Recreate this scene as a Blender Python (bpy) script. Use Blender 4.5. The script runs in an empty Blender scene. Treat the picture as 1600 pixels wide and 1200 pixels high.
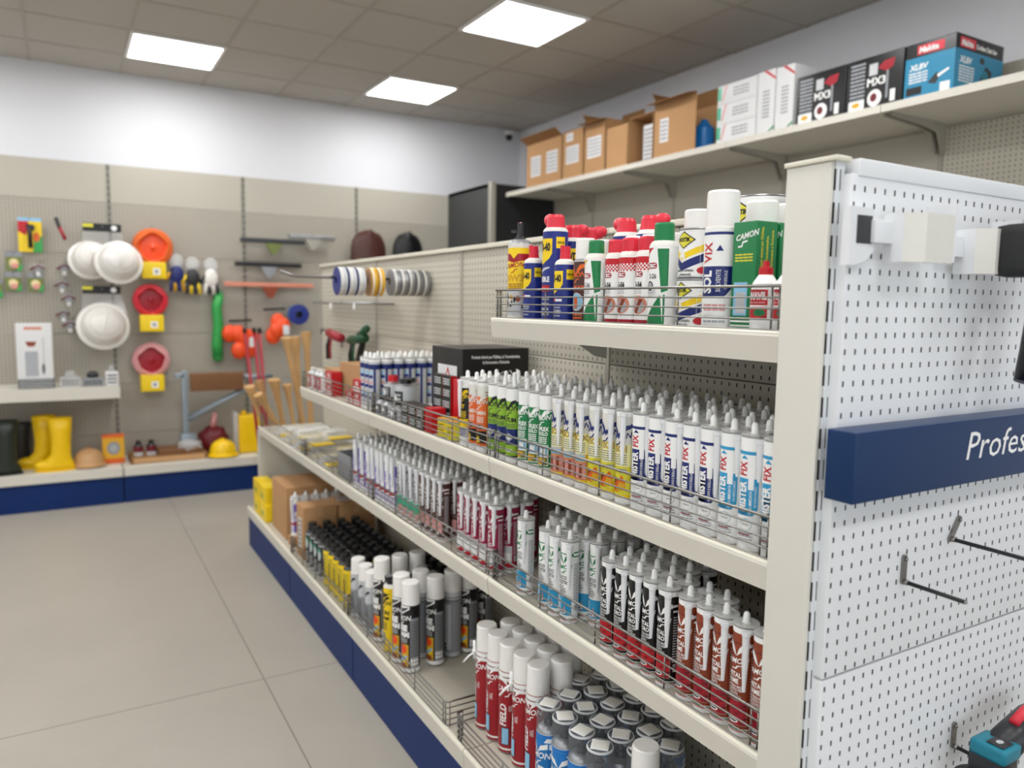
import bpy, bmesh, math, random
from mathutils import Vector, Matrix
random.seed(7)
S = bpy.context.scene
COL = S.collection
PI = math.pi
# ------------------------------------------------------------------ camera, light, exposure
def make_camera():
    yaw, pitch, roll = 0.5309216, -0.1048871, 0.0144995
    f = Vector((math.sin(yaw), math.cos(yaw), 0)); r = Vector((math.cos(yaw), -math.sin(yaw), 0)); u = Vector((0, 0, 1))
    f2 = f*math.cos(pitch)+u*math.sin(pitch); u2 = -f*math.sin(pitch)+u*math.cos(pitch)
    r3 = r*math.cos(roll)+u2*math.sin(roll); u3 = -r*math.sin(roll)+u2*math.cos(roll)
    cd = bpy.data.cameras.new('camera'); co = bpy.data.objects.new('camera', cd); COL.objects.link(co)
    co.matrix_world = Matrix(((r3.x, u3.x, -f2.x, 0), (r3.y, u3.y, -f2.y, 0), (r3.z, u3.z, -f2.z, 1.53), (0, 0, 0, 1)))
    cd.sensor_width = 36; cd.lens = 1192.25/1600*36; cd.clip_start = .05
    cd.dof.use_dof = True; cd.dof.focus_distance = 1.66; cd.dof.aperture_fstop = 2.5
    S.camera = co
make_camera()
W = bpy.data.worlds.new('world'); S.world = W; W.use_nodes = True
bg = W.node_tree.nodes['Background']; bg.inputs[0].default_value = (.88, .94, 1, 1); bg.inputs[1].default_value = 1.35
S.view_settings.view_transform = 'Standard'; S.view_settings.look = 'None'
S.view_settings.exposure = 0.42; S.view_settings.gamma = 1
S.cycles.use_denoising = True; S.cycles.max_bounces = 8; S.cycles.transparent_max_bounces = 16
LED = 13.0          # brightness of the ceiling light diffusers
# ------------------------------------------------------------------ materials
def lin(c):
    if isinstance(c, str):
        c = [int(c[i:i+2], 16)/255 for i in (0, 2, 4)]
        return tuple(x/12.92 if x <= .04045 else ((x+.055)/1.055)**2.4 for x in c)
    return c
MT = {}
def P(name, rgb, rough=.5, metal=0, var=.08, scale=25, alpha=1, emit=0, coat=0, trans=0, bump=0, spec=.5):
    m = bpy.data.materials.new(name); m.use_nodes = True; nt = m.node_tree; b = nt.nodes['Principled BSDF']
    rgb = lin(rgb)
    tc = nt.nodes.new('ShaderNodeTexCoord'); n = nt.nodes.new('ShaderNodeTexNoise'); n.inputs['Scale'].default_value = scale
    n.inputs['Detail'].default_value = 3; nt.links.new(tc.outputs['Object'], n.inputs['Vector'])
    r = nt.nodes.new('ShaderNodeMapRange'); r.inputs[3].default_value = 1-var; r.inputs[4].default_value = 1+var
    nt.links.new(n.outputs['Fac'], r.inputs[0])
    v = nt.nodes.new('ShaderNodeVectorMath'); v.operation = 'SCALE'; v.inputs[0].default_value = rgb
    nt.links.new(r.outputs[0], v.inputs['Scale']); nt.links.new(v.outputs[0], b.inputs['Base Color'])
    b.inputs['Roughness'].default_value = rough; b.inputs['Metallic'].default_value = metal
    b.inputs['Alpha'].default_value = alpha; b.inputs['Coat Weight'].default_value = coat
    b.inputs['Transmission Weight'].default_value = trans; b.inputs['Specular IOR Level'].default_value = spec
    if emit:
        b.inputs['Emission Color'].default_value = (*rgb, 1); b.inputs['Emission Strength'].default_value = emit
    if bump:
        bp = nt.nodes.new('ShaderNodeBump'); bp.inputs['Strength'].default_value = bump; bp.inputs['Distance'].default_value = .002
        nt.links.new(n.outputs['Fac'], bp.inputs['Height']); nt.links.new(bp.outputs[0], b.inputs['Normal'])
    MT[name] = m; return m
def mnode(nt, op, a, b=None):
    n = nt.nodes.new('ShaderNodeMath'); n.operation = op
    for i, x in enumerate((a, b)):
        if x is None: continue
        if isinstance(x, (int, float)): n.inputs[i].default_value = x
        else: nt.links.new(x, n.inputs[i])
    return n.outputs[0]
def add_mask(name, build, dark=(.012, .012, .012)):
    """mixes a dark colour into material <name> where build(nt, x, y, z) is 1 (holes, slots, joints)"""
    m = MT[name]; nt = m.node_tree; b = nt.nodes['Principled BSDF']
    tc = nt.nodes.new('ShaderNodeTexCoord'); sp = nt.nodes.new('ShaderNodeSeparateXYZ'); nt.links.new(tc.outputs['Object'], sp.inputs[0])
    k = build(nt, *sp.outputs[:3])
    mix = nt.nodes.new('ShaderNodeMix'); mix.data_type = 'RGBA'
    src = b.inputs['Base Color'].links[0].from_socket
    nt.links.new(k, mix.inputs[0]); nt.links.new(src, mix.inputs[6]); mix.inputs[7].default_value = (*dark, 1)
    nt.links.new(mix.outputs[2], b.inputs['Base Color'])
def cellmask(nt, v, pitch, off, half):
    t = mnode(nt, 'FRACT', mnode(nt, 'DIVIDE', mnode(nt, 'SUBTRACT', v, off), pitch))
    return mnode(nt, 'LESS_THAN', mnode(nt, 'ABSOLUTE', mnode(nt, 'SUBTRACT', t, .5)), half/pitch)
def holes(ax, ph, pv, hh, hv, oh=0, ov=0):
    def f(nt, x, y, z):
        return mnode(nt, 'MULTIPLY', cellmask(nt, (x, y)[ax], ph, oh, hh), cellmask(nt, z, pv, ov, hv))
    return f
P('wall_paint', 'dfe0e4', .85, var=.02, scale=2, bump=.05)
P('ceiling_tile', 'bab5ad', .95, var=.03, scale=60, bump=.2)
P('ceiling_bar', 'aaa49b', .6)
P('cream', 'd6d3c9', .42, var=.02, scale=6)
P('cream_edge', 'dcd7c6', .4, var=.03)
P('rail', 'd6d2c6', .38, var=.02)
P('panel_plain', 'b4afa2', .5, var=.02, scale=3)
P('peg_x', 'aaa497', .5, var=.02, scale=3); add_mask('peg_x', holes(0, .025, .025, .0022, .0045))
P('peg_y', 'c0bbac', .5, var=.02, scale=3); add_mask('peg_y', holes(1, .025, .025, .0022, .0047))
P('peg_white', 'e4e6e8', .38, var=.015, scale=3); add_mask('peg_white', holes(0, .025, .025, .0021, .0045, .007, .0))
P('white_metal', 'e2e4e6', .35, var=.02, scale=4)
P('upright_slots', 'dde0e2', .4, var=.02); add_mask('upright_slots', holes(0, .011, .05, .0014, .016, .004, 0))
P('upright_grey', 'a5a095', .45, var=.03)
P('upright_dark', '8b877d', .5, var=.03); add_mask('upright_dark', holes(0, .012, .05, .003, .016))
P('navy', '022c58', .33, var=.05, scale=3, spec=.35)
P('kick', '062a63', .5, var=.08, scale=4, spec=.25)
P('floor', 'a09a8f', .42, var=.10, scale=2.2)
def fl(nt, x, y, z):
    a = cellmask(nt, x, 3.4, .643-1.7, .0022); b = cellmask(nt, y, 3.4, 3.05-1.7, .0022)
    return mnode(nt, 'MULTIPLY', mnode(nt, 'MAXIMUM', a, b), .75)
add_mask('floor', fl, (.06, .055, .05))
_nt = MT['floor'].node_tree; _n = [n for n in _nt.nodes if n.type == 'TEX_NOISE'][0]; _n.inputs['Detail'].default_value = 9; _n.inputs['Roughness'].default_value = .62
P('chrome', '8c8a86', .3, 1, var=.1)
P('steel', '9a9b9c', .35, .9, var=.1)
P('dark_steel', '44474b', .4, .7)
P('black_bin', '17181a', .4)
P('led', 'ffffff', .5, emit=LED, var=0)
P('led_frame', 'f2f2f0', .5)
P('white', 'f0f0ee', .4, var=.02)
P('offwhite', 'dcdad2', .45, var=.03)
P('cap_white', 'f0eeea', .33, var=.015, coat=.2)
P('nozzle', 'f2f4f6', .35, var=.02, alpha=.74)
P('tip', 'f4f4f2', .4, var=.01)
P('deck', 'bab4a5', .5, var=.03, scale=5)
P('pale_yellow', 'ece6a6', .36, var=.03)
P('smoky', '85898e', .12, var=.02, alpha=.34, coat=.6)
P('clear', 'dfe3e6', .08, var=.02, alpha=.24, coat=.5)
P('clear_soft', 'f4f6f7', .2, var=.02, alpha=.32, coat=.4)
P('cap_clear', 'c9ccd0', .12, var=.02, alpha=.30, coat=.6)
for n, h in dict(saw_teal='1f86ad', black='0e0e10', charcoal='2a2b2e', red='c01420', bright_red='d8263a', crimson='a01428', magenta='98103f', maroon='6b0f1c', brown='8a3a1a', dark_brown='4d2b25',
                 orange='e0651c', flame='f2501a', yellow='f2cf12', lemon='dfd63a', gold='d9a520', lime='8db82e', green='0f7a43', dark_green='0c4a2c', mint='3fae8a', leaf='2fa04a', navy_ink='14256b',
                 wd_blue='1a2c80', blue='1276c4', cyan='2697c6', sky='8fc4e4', teal='127c92', violet='6f58b8', pink='d99a9a', salmon='d68a72', grey='8d9094', light_grey='c2c4c6',
                 silver_ink='a8abb0', tan='c49a6c', boot='f0c400', boot_dark='20281f', olive='6f7a3a').items():
    P(n, h, .36, var=.04)
P('can_red', 'a3202b', .28, metal=.25); P('can_blue', '1b78bd', .28, metal=.2)
P('cardboard', 'b48a5e', .85, var=.08, scale=8); P('cardboard_dark', '8a6238', .85, var=.08)
P('box_white', 'dedede', .6, var=.02); P('wood', 'c39a66', .6, var=.15, scale=14); P('wood_dark', '7a5230', .6, var=.15)
P('helmet', 'e6e2dc', .25, var=.03, coat=.3); P('dark_cabinet', '3a3b3c', .6, var=.05); P('black_panel', '17181b', .7, var=.1)
P('rubber', '1d1e20', .6); P('galv', '9aa6b0', .4, .6); P('foil', 'b9bcc0', .3, .8, bump=.5, scale=90)
# ------------------------------------------------------------------ mesh builder
class M:
    def __init__(s): s.v = []; s.f = []; s.m = []; s.sm = []; s.mats = []
    def mi(s, n):
        if n not in s.mats: s.mats.append(n)
        return s.mats.index(n)
    def add(s, vs, fs, mat, smooth=False, T=None):
        o = len(s.v); k = s.mi(mat)
        for p in vs: s.v.append(tuple(T @ Vector(p)) if T is not None else tuple(p))
        for f in fs: s.f.append(tuple(i+o for i in f)); s.m.append(k); s.sm.append(smooth)
        return s
    def box(s, x0, x1, y0, y1, z0, z1, mat, T=None, bev=0):
        if bev:
            bm = bmesh.new(); bmesh.ops.create_cube(bm, size=1)
            for v in bm.verts: v.co = Vector((x0+(v.co.x+.5)*(x1-x0), y0+(v.co.y+.5)*(y1-y0), z0+(v.co.z+.5)*(z1-z0)))
            bmesh.ops.bevel(bm, geom=bm.edges[:], offset=bev, segments=2, affect='EDGES', profile=.7)
            s.bm(bm, mat, True, T); return s
        v = [(x, y, z) for z in (z0, z1) for y in (y0, y1) for x in (x0, x1)]
        return s.add(v, [(0, 2, 3, 1), (4, 5, 7, 6), (0, 1, 5, 4), (2, 6, 7, 3), (0, 4, 6, 2), (1, 3, 7, 5)], mat, T=T)
    def bm(s, bm, mat, smooth=False, T=None):
        bm.verts.index_update()
        s.add([v.co[:] for v in bm.verts], [[v.index for v in f.verts] for f in bm.faces], mat, smooth, T); bm.free(); return s
    def lathe(s, prof, seg=28, T=None, smooth=True, cx=0, cy=0):
        """prof: [(r, z, mat-of-the-band-above)]"""
        for i in range(len(prof)-1):
            r0, z0, mt = prof[i][0], prof[i][1], prof[i][2]; r1, z1 = prof[i+1][:2]
            vs = []; fs = []
            for k in range(seg):
                a = 2*PI*k/seg; vs += [(cx+r0*math.cos(a), cy+r0*math.sin(a), z0), (cx+r1*math.cos(a), cy+r1*math.sin(a), z1)]
            for k in range(seg):
                a, b = 2*k, 2*((k+1) % seg)
                if r0 < 1e-6: fs.append((a, b+1, a+1))
                elif r1 < 1e-6: fs.append((a, b, a+1))
                else: fs.append((a, b, b+1, a+1))
            s.add(vs, fs, mt, smooth and abs(z1-z0) > 1e-6, T)
        return s
    def tube(s, pts, r, mat, seg=8, closed=False, r1=None, caps=True):
        pts = [Vector(p) for p in pts]; n = len(pts); vs = []; fs = []; up = None
        for i, p in enumerate(pts):
            if closed: d = pts[(i+1) % n]-pts[i-1]
            else: d = pts[min(i+1, n-1)]-pts[max(i-1, 0)]
            d.normalize()
            if up is None: up = d.orthogonal().normalized()
            up = (up-d*up.dot(d)); up = up.normalized() if up.length > 1e-6 else d.orthogonal().normalized()
            w = d.cross(up); rr = r if r1 is None else r+(r1-r)*i/(n-1)
            for k in range(seg):
                a = 2*PI*k/seg; vs.append(p+(up*math.cos(a)+w*math.sin(a))*rr)
        for i in range(n if closed else n-1):
            for k in range(seg):
                a = i*seg+k; b = i*seg+(k+1) % seg; c = ((i+1) % n)*seg
                fs.append((a, b, c+(k+1) % seg, c+k))
        if not closed and caps: fs += [tuple(range(seg))[::-1], tuple(range((n-1)*seg, n*seg))]
        return s.add(vs, fs, mat, True)
    def prism(s, pts, axis, a0, a1, mat, T=None, smooth=False):
        """polygon pts extruded along axis 'x'|'y'|'z' from a0 to a1"""
        def q(p, a): return {'x': (a, p[0], p[1]), 'y': (p[0], a, p[1]), 'z': (p[0], p[1], a)}[axis]
        n = len(pts); vs = [q(p, a0) for p in pts]+[q(p, a1) for p in pts]
        fs = [tuple(range(n))[::-1], tuple(range(n, 2*n))]+[(i, (i+1) % n, n+(i+1) % n, n+i) for i in range(n)]
        return s.add(vs, fs, mat, smooth, T)
    def ball(s, c, rx, ry, rz, mat, zmin=-2, seg=20, T=None):
        bm = bmesh.new(); bmesh.ops.create_uvsphere(bm, u_segments=seg, v_segments=seg//2+2, radius=1)
        for v in bm.verts: v.co = Vector((c[0]+v.co.x*rx, c[1]+v.co.y*ry, c[2]+max(v.co.z, zmin)*rz))
        return s.bm(bm, mat, True, T)
    def decal(s, surf, shape, mat, at=(0, 0), sc=1, rot=0, L=1):
        c, sn = math.cos(rot), math.sin(rot); vs, fs = shape
        bm = bmesh.new()
        bv = [bm.verts.new((at[0]+sc*(x*c-y*sn), at[1]+sc*(x*sn+y*c), 0)) for x, y in vs]
        for f in fs:
            try: bm.faces.new([bv[i] for i in f])
            except Exception: pass
        if surf[0] == 'c':
            st = surf[1]*.22; xs = [v.co.x for v in bm.verts]
            k = math.ceil(min(xs)/st+1e-4)
            while k*st < max(xs)-1e-5:
                bmesh.ops.bisect_plane(bm, geom=bm.verts[:]+bm.edges[:]+bm.faces[:], plane_co=(k*st, 0, 0), plane_no=(1, 0, 0), dist=1e-6); k += 1
            r = surf[1]+.00022*L
            for v in bm.verts:
                a = surf[2]+v.co.x/surf[1]; v.co = Vector((surf[3]+r*math.cos(a), surf[4]+r*math.sin(a), v.co.y))
        else:
            o, R, U = surf[1:4]; N = R.cross(U)
            for v in bm.verts: v.co = o+R*v.co.x+U*v.co.y+N*(.0003*L)
        return s.bm(bm, mat, False)
    def text(s, surf, body, at, size, mat, L=2, bold=0, shear=0, rot=0, align='l', wide=1):
        vs, fs, w, h = glyphs(body, bold, shear, wide)
        k = size; ax = {'l': 0, 'c': -w*k/2, 'r': -w*k}[align]; c, sn = math.cos(rot), math.sin(rot)
        return s.decal(surf, (vs, fs), mat, (at[0]+ax*c, at[1]+ax*sn), k, rot, L)
    def rect(s, surf, x0, x1, y0, y1, mat, L=1): return s.decal(surf, ([(x0, y0), (x1, y0), (x1, y1), (x0, y1)], [(0, 1, 2, 3)]), mat, L=L)
    def poly(s, surf, pts, mat, L=1): return s.decal(surf, (pts, [tuple(range(len(pts)))]), mat, L=L)
    def ell(s, surf, x, y, rx, ry, mat, L=1, n=20): return s.poly(surf, [(x+rx*math.cos(2*PI*i/n), y+ry*math.sin(2*PI*i/n)) for i in range(n)], mat, L)
    def micro(s, surf, x0, x1, y0, y1, rows, mat, L=2, seed=1):
        rr = random.Random(seed); h = (y1-y0)/rows
        for i in range(rows):
            y = y1-h*(i+.75); x = x0
            while x < x1-2e-4:
                w = min(rr.uniform(.12, .32)*(x1-x0), x1-x)
                s.rect(surf, x, x+w*.88, y, y+h*.5, mat, L); x += w
        return s
    def build(s, name, parent=None, loc=None):
        me = bpy.data.meshes.new(name); me.from_pydata(s.v, [], s.f)
        for n in s.mats: me.materials.append(MT[n])
        me.polygons.foreach_set('material_index', s.m); me.polygons.foreach_set('use_smooth', s.sm); me.update()
        o = bpy.data.objects.new(name, me); COL.objects.link(o)
        if parent: o.parent = parent
        if loc: o.location = loc
        return o
_G = {}
def glyphs(body, bold=0, shear=0, wide=1):
    """built-in font as 2-D faces, cap height 1, left at 0"""
    k = (body, bold, shear, wide)
    if k in _G: return _G[k]
    cu = bpy.data.curves.new('t', 'FONT'); cu.body = body; cu.resolution_u = 2; cu.offset = bold; cu.shear = shear; cu.fill_mode = 'FRONT'
    ob = bpy.data.objects.new('t', cu); me = ob.to_mesh()
    vs = [(v.co.x/.70*wide, v.co.y/.70) for v in me.vertices]; fs = [tuple(p.vertices) for p in me.polygons]
    ob.to_mesh_clear(); bpy.data.objects.remove(ob); bpy.data.curves.remove(cu)
    x0 = min(v[0] for v in vs); vs = [(a-x0, b) for a, b in vs]; w = max(v[0] for v in vs)
    _G[k] = (vs, fs, w, 1); return _G[k]
def cyl(r, face=PI, cx=0, cy=0): return ('c', r, face, cx, cy)
def plane(o, R, U): return ('p', Vector(o), Vector(R), Vector(U))
def tag(o, label=None, cat=None, group=None, kind=None):
    for k, v in (('label', label), ('category', cat), ('group', group), ('kind', kind)):
        if v: o[k] = v
    return o
def thing(name, label, cat, loc=(0, 0, 0), rz=0, group=None):
    o = bpy.data.objects.new(name, None); COL.objects.link(o); o.empty_display_size = .05
    o.location = loc; o.rotation_euler = (0, 0, rz); return tag(o, label, cat, group)
KIDS = {}
def kids(o): return [c for c in bpy.data.objects if c.parent == o]
def copy_tree(o, parent=None):
    if o.name not in KIDS: KIDS[o.name] = kids(o)
    c = o.copy(); COL.objects.link(c); c.parent = parent
    for ch in KIDS[o.name]: copy_tree(ch, c)
    return c
USED = set()
def put(proto, loc, label, group=None, rz=0, tilt=None, scale=None):
    if proto.name in USED: o = copy_tree(proto)
    else: o = proto; USED.add(proto.name); KIDS[proto.name] = kids(proto); [KIDS.setdefault(k.name, kids(k)) for k in KIDS[proto.name]]
    o.location = loc; o.rotation_euler = tilt if tilt else (0, 0, rz)
    o['label'] = label
    if group: o['group'] = group
    if scale: o.scale = scale
    return o
def struct(m, name): return tag(m.build(name), kind='structure')
ORD = ['first', 'second', 'third', 'fourth', 'fifth', 'sixth', 'seventh', 'eighth', 'ninth', 'tenth', 'eleventh', 'twelfth']
ROW = ['front row', 'second row', 'third row', 'fourth row', 'fifth row', 'sixth row', 'seventh row', 'eighth row']
# ------------------------------------------------------------------ room
RX, BY, CH, LX, FY = 4.10, 6.90, 3.28, -4.2, -3.6
struct(M().box(LX, RX, FY, BY, -.1, 0, 'floor'), 'floor')
struct(M().box(LX, RX, FY, BY, CH, CH+.1, 'ceiling_tile'), 'ceiling')
struct(M().box(LX-.1, RX+.1, BY, BY+.1, -.1, CH+.1, 'wall_paint'), 'wall_back')
struct(M().box(RX, RX+.1, FY, BY, -.1, CH+.1, 'wall_paint'), 'wall_right')
struct(M().box(LX-.1, LX, FY, BY, -.1, CH+.1, 'wall_paint'), 'wall_left')
# shop front behind the camera: piers, a sill, a lintel and the open glazed bays between them
m = M()
for x0, x1 in ((LX, LX+.4), (-.3, .0), (RX-.4, RX)): m.box(x0, x1, FY-.1, FY, 0, CH, 'wall_paint')
m.box(LX, RX, FY-.1, FY, 2.7, CH, 'wall_paint'); m.box(LX, RX, FY-.1, FY, 0, .25, 'wall_paint')
struct(m, 'wall_front')
for i, (x0, x1) in enumerate(((LX+.4, -.3), (.0, RX-.4))):
    m = M(); z0, z1 = .25, 2.7
    for a, b, c, d in ((x0, x0+.06, z0, z1), (x1-.06, x1, z0, z1), (x0, x1, z0, z0+.06), (x0, x1, z1-.06, z1)): m.box(a, b, FY-.08, FY-.03, c, d, 'dark_steel')
    struct(m, f'window_{i+1}')
# ceiling grid bars and lights on the 0.6 m module
GX = [.456+.6*k for k in range(-7, 7)]; GY = [6.38-.6*k for k in range(0, 17)]
m = M()
for x in GX: m.box(x-.011, x+.011, FY, BY, CH-.004, CH+.001, 'ceiling_bar')
for y in GY: m.box(LX, RX, y-.011, y+.011, CH-.0035, CH+.001, 'ceiling_bar')
struct(m, 'trim_1')
def ceiling_light(x, y):
    t = thing('ceiling_light', 'square ceiling light', 'ceiling light', (x, y, CH-.012))
    m = M()
    for a, b, c, d in ((0, .6, 0, .022), (0, .6, .578, .6), (0, .022, .022, .578), (.578, .6, .022, .578)): m.box(a, b, c, d, -.006, .008, 'led_frame')
    m.build('frame', t); M().box(.022, .578, .022, .578, -.002, .006, 'led').build('diffuser', t); return t
cl = ceiling_light(0, 0)
LN = {(.456, 5.78): 'square ceiling light above the helmets on the back wall, left of the other two',
      (2.256, 5.78): 'square ceiling light near the back corner, smallest of the three in view',
      (2.256, 3.98): 'largest square ceiling light in view, cut by the top edge of the frame'}
for iy, y in enumerate((5.78, 3.98, 2.18, .38, -1.42)):
    for ix, x in enumerate((-3.144, -1.344, .456, 2.256)):
        lab = LN.get((x, y), f'square ceiling light out of view, {ORD[ix]} across in the {ORD[iy]} row from the back wall')
        put(cl, (x, y, CH-.012), lab, 'square ceiling lights')
m = M(); m.ball((0, 0, -.02), .035, .035, .035, 'black'); m.lathe([(.04, .0, 'white'), (.04, .035, 'white'), (0, .035, 'white')], 20)
t = thing('security_camera', 'small black and white security camera high in the back corner', 'camera', (3.93, 6.82, 3.21)); m.build('camera_body', t)
M().box(-.02, .02, .0, .08, .02, .05, 'white').build('mount', t)
# ------------------------------------------------------------------ wall shelving along the back wall
BX = [-1.66, -.66, .34, 1.34, 2.33, 3.30]
for i in range(5):
    m = M(); x0, x1 = BX[i]+.004, BX[i+1]-.004
    zs = [0, .45, .85, 1.25, 1.862, 2.262, 2.557]
    for k in range(6): m.box(x0, x1, 6.8, 6.84, zs[k]+.0015, zs[k+1]-.0015, 'panel_plain' if k == 5 else 'peg_x')
    o = m.build('wall_panel'); tag(o, ['beige perforated wall panel behind the small blister cards', 'beige perforated wall panel behind the snips and barbecue box', 'beige perforated wall panel behind the orange and red reels', 'beige perforated wall panel behind the squeegees and broom heads', 'beige perforated wall panel behind the two rounded shovel blades'][i], 'wall panel', 'perforated panels on the back wall')
for i, x in enumerate(BX[1:5]):
    o = M().box(x-.011, x+.011, 6.793, 6.86, 0, 2.555, 'upright_dark').build('shelving_upright'); tag(o, f'grey slotted upright on the back wall, {ORD[i]} counted towards the corner', 'upright', 'uprights on the back wall')
for i, (x0, x1) in enumerate(((-1.66, -.66), (-.66, .34), (.34, 1.34), (1.34, 2.33))):
    n = ['out of the frame', 'under the yellow boots', 'under the yellow hard hat', 'hidden behind the wooden handles'][i]
    t = thing('base_shelf', f'cream base shelf of the back wall unit, {n}', 'shelf', (x0, 6.3, 0), group='base shelves on the back wall')
    M().box(.004, x1-x0-.004, 0, .5, .235, .262, 'cream').build('deck', t)
    M().box(.004, x1-x0-.004, -.014, 0, .205, .270, 'rail').build('price_rail', t)
    M().box(.004, x1-x0-.004, .01, .03, .0, .205, 'kick').build('kick_panel', t)
t = thing('wall_shelf', 'cream wall shelf above the yellow boots', 'shelf', (-.66, 6.35, .79))
M().box(-1, 1, .0, .45, .06, .082, 'cream').build('deck', t); M().box(-1, 1, -.014, 0, .0, .09, 'rail').build('price_rail', t)
for x in (-.97, .02, .97): M().prism([(0.05, .058), (.45, .058), (.45, -.1), (.40, -.1)], 'x', x, x+.008, 'cream').build('bracket', t)
# right wall: panels, uprights, long shelf with brackets
RYS = [.35, 1.35, 2.35, 3.34, 4.335, 5.33, 5.98]
for i in range(6):
    m = M(); y0, y1 = RYS[i]+.004, RYS[i+1]-.004
    zs = [0, .8, 1.2, 1.6, 2.05, 2.45, 2.70]
    for k in range(6): m.box(3.9, 3.95, y0, y1, zs[k]+.002, zs[k+1]-.002, 'panel_plain' if (k > 2 and i > 1) or k == 5 else 'peg_y')
    tag(m.build('wall_panel'), ['perforated beige wall panel behind the camera-side end of the long shelf', 'perforated beige wall panel beyond the white end panel', 'plain beige wall panel below the black boxes', 'plain beige wall panel below the white boxes', 'plain beige wall panel below the open cartons', 'plain beige wall panel next to the black corner unit'][i], 'wall panel', 'panels on the side wall')
for i, y in enumerate(RYS[1:6]):
    tag(M().box(3.893, 3.96, y-.012, y+.012, 0, 2.72, 'upright_grey').build('shelving_upright'), f'grey upright on the side wall, {ORD[i]} counted towards the back corner', 'upright', 'uprights on the side wall')
for i in range(6):
    y0, y1 = RYS[i], RYS[i+1]
    t = thing('wall_shelf', ['cream high shelf section beyond the teal saw box', 'cream high shelf section under the teal saw box', 'cream high shelf section under the black machine boxes', 'cream high shelf section under the open cartons', 'cream high shelf section under the labelled cartons', 'short cream high shelf section at the corner end'][i], 'shelf', (3.4, y0, 2.49), group='high shelf sections on the side wall')
    M().box(0, .5, .002, y1-y0-.002, -.022, 0, 'cream').build('deck', t)
    M().box(-.014, 0, .002, y1-y0-.002, -.032, .004, 'rail').build('price_rail', t)
    for yy in (.012, y1-y0-.02):
        M().prism([(.04, -.022), (.5, -.022), (.5, -.17), (.47, -.17), (.42, -.075), (.3, -.055), (.04, -.04)], 'y', yy, yy+.006, 'upright_grey').build('bracket', t)
# dark corner unit
t = thing('display_unit', 'dark grey and black corner unit under the end of the high shelf', 'shelving unit', (3.25, 5.92, 0))
M().box(0, .03, .05, .88, 0, 2.57, 'dark_cabinet').build('side_panel', t); M().box(.0, .64, 0, .03, 0, 2.555, 'black_panel').build('front_panel', t)
M().box(-.012, .03, -.01, .05, 0, 2.575, 'upright_grey').build('corner_post', t); M().box(0, .64, .03, .88, 2.54, 2.57, 'dark_cabinet').build('top', t)
# ------------------------------------------------------------------ gondola
JY = [.863, 1.858, 2.858, 3.858, 4.858]; BP = 1.43
BAY = ['nearest the white end panel', 'second from the white end panel', 'third from the white end panel', 'at the far end of the gondola']
t = thing('gondola_divider', 'cream perforated divider standing behind the sealant shelves', 'divider', (0, 0, 0))
for i in range(4):
    y0, y1 = JY[i]+.003, JY[i+1]-.003; zs = [0, .15, .55, .95, 1.35, 1.742]
    m = M()
    for k in range(5): m.box(BP, BP+.04, y0, y1, zs[k]+.0015, zs[k+1]-.0015, 'peg_y', bev=.0012)
    m.build('panel', t)
for y in JY[1:]: M().box(BP-.004, BP+.05, y-.010, y+.010, 0, 1.745, 'upright_grey').build('upright', t)
for i in range(4): M().box(BP-.012, BP+.055, JY[i]+.001, JY[i+1]-.001, 1.742, 1.760, 'cream_edge', bev=.003).build('top_cap', t)
def gshelf(z, x0, y0, y1, label, grp, drop=.05):
    t = thing('gondola_shelf', label, 'shelf', (x0, y0, z), group=grp); w = y1-y0
    M().box(.012, BP-x0-.014, .002, w-.002, -.022, -.002, 'deck').build('deck', t)
    m = M(); m.prism([(0, 0), (.013, 0), (.013, -.004), (.016, -drop), (.004, -drop), (-.002, -.006)], 'y', .0022, w-.0022, 'rail')
    m.prism([(-.001, -.0005), (.012, -.0005), (.012, .003), (.002, .003)], 'y', .0015, w-.0015, 'cream_edge'); m.build('price_rail', t)
    if drop < .06:
        for yy in (.006, w-.010):
            M().prism([(.018, -.004), (BP-x0-.013, -.004), (BP-x0-.013, -.12), (BP-x0-.06, -.11), (BP-x0-.16, -.05), (.018, -.035)], 'y', yy, yy+.004, 'cream').build('bracket', t)
    return t
def fence(z, x, y0, y1, label, grp='wire fences on the gondola', h=.078, d=.022):
    m = M(); r = .0019
    for k, q in enumerate((.004, .022, .040, .059, h)):
        rr = .0030 if k == 4 else r
        a = .012
        p = [(x+d, y0, z+q), (x+a, y0, z+q), (x+.003, y0+.003, z+q), (x, y0+a, z+q), (x, y1-a, z+q), (x+.003, y1-.003, z+q), (x+a, y1, z+q), (x+min(d, .022), y1, z+q)]
        m.tube(p, rr, 'chrome', 6)
    n = 4
    for k in range(n+1):
        yy = y0+.02+(y1-y0-.04)*k/n
        for e in ((0,) if 0 < k < n else (-.008, .008)):
            m.tube([(x+.003, yy+e, z), (x+.003, yy+e, z+h)], r, 'chrome', 6)
    for yy in (y0, y1): e = d if yy == y0 else min(d, .022); m.tube([(x+e, yy, z), (x+e, yy, z+h)], r, 'chrome', 6); m.tube([(x+.012, yy, z), (x+.012, yy, z+h)], r, 'chrome', 6)
    return tag(m.build('wire_fence'), label, 'wire fence', grp)
LV = [(.745, 'lower', 4), (1.095, 'upper', 3), (1.488, 'top', 1)]
for z, n, c in LV:
    for i in range(c):
        gshelf(z, 1.02, JY[i], JY[i+1], f'cream {n} gondola shelf, bay {BAY[i]}' if c > 1 else 'cream top shelf of the gondola carrying spray cans', 'gondola shelves')
        fence(z, 1.028, JY[i]+.004, JY[i+1]-.004, f'chrome wire fence along the {n} gondola shelf, bay {BAY[i]}' if c > 1 else 'chrome wire fence in front of the spray cans on the top shelf')
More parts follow.
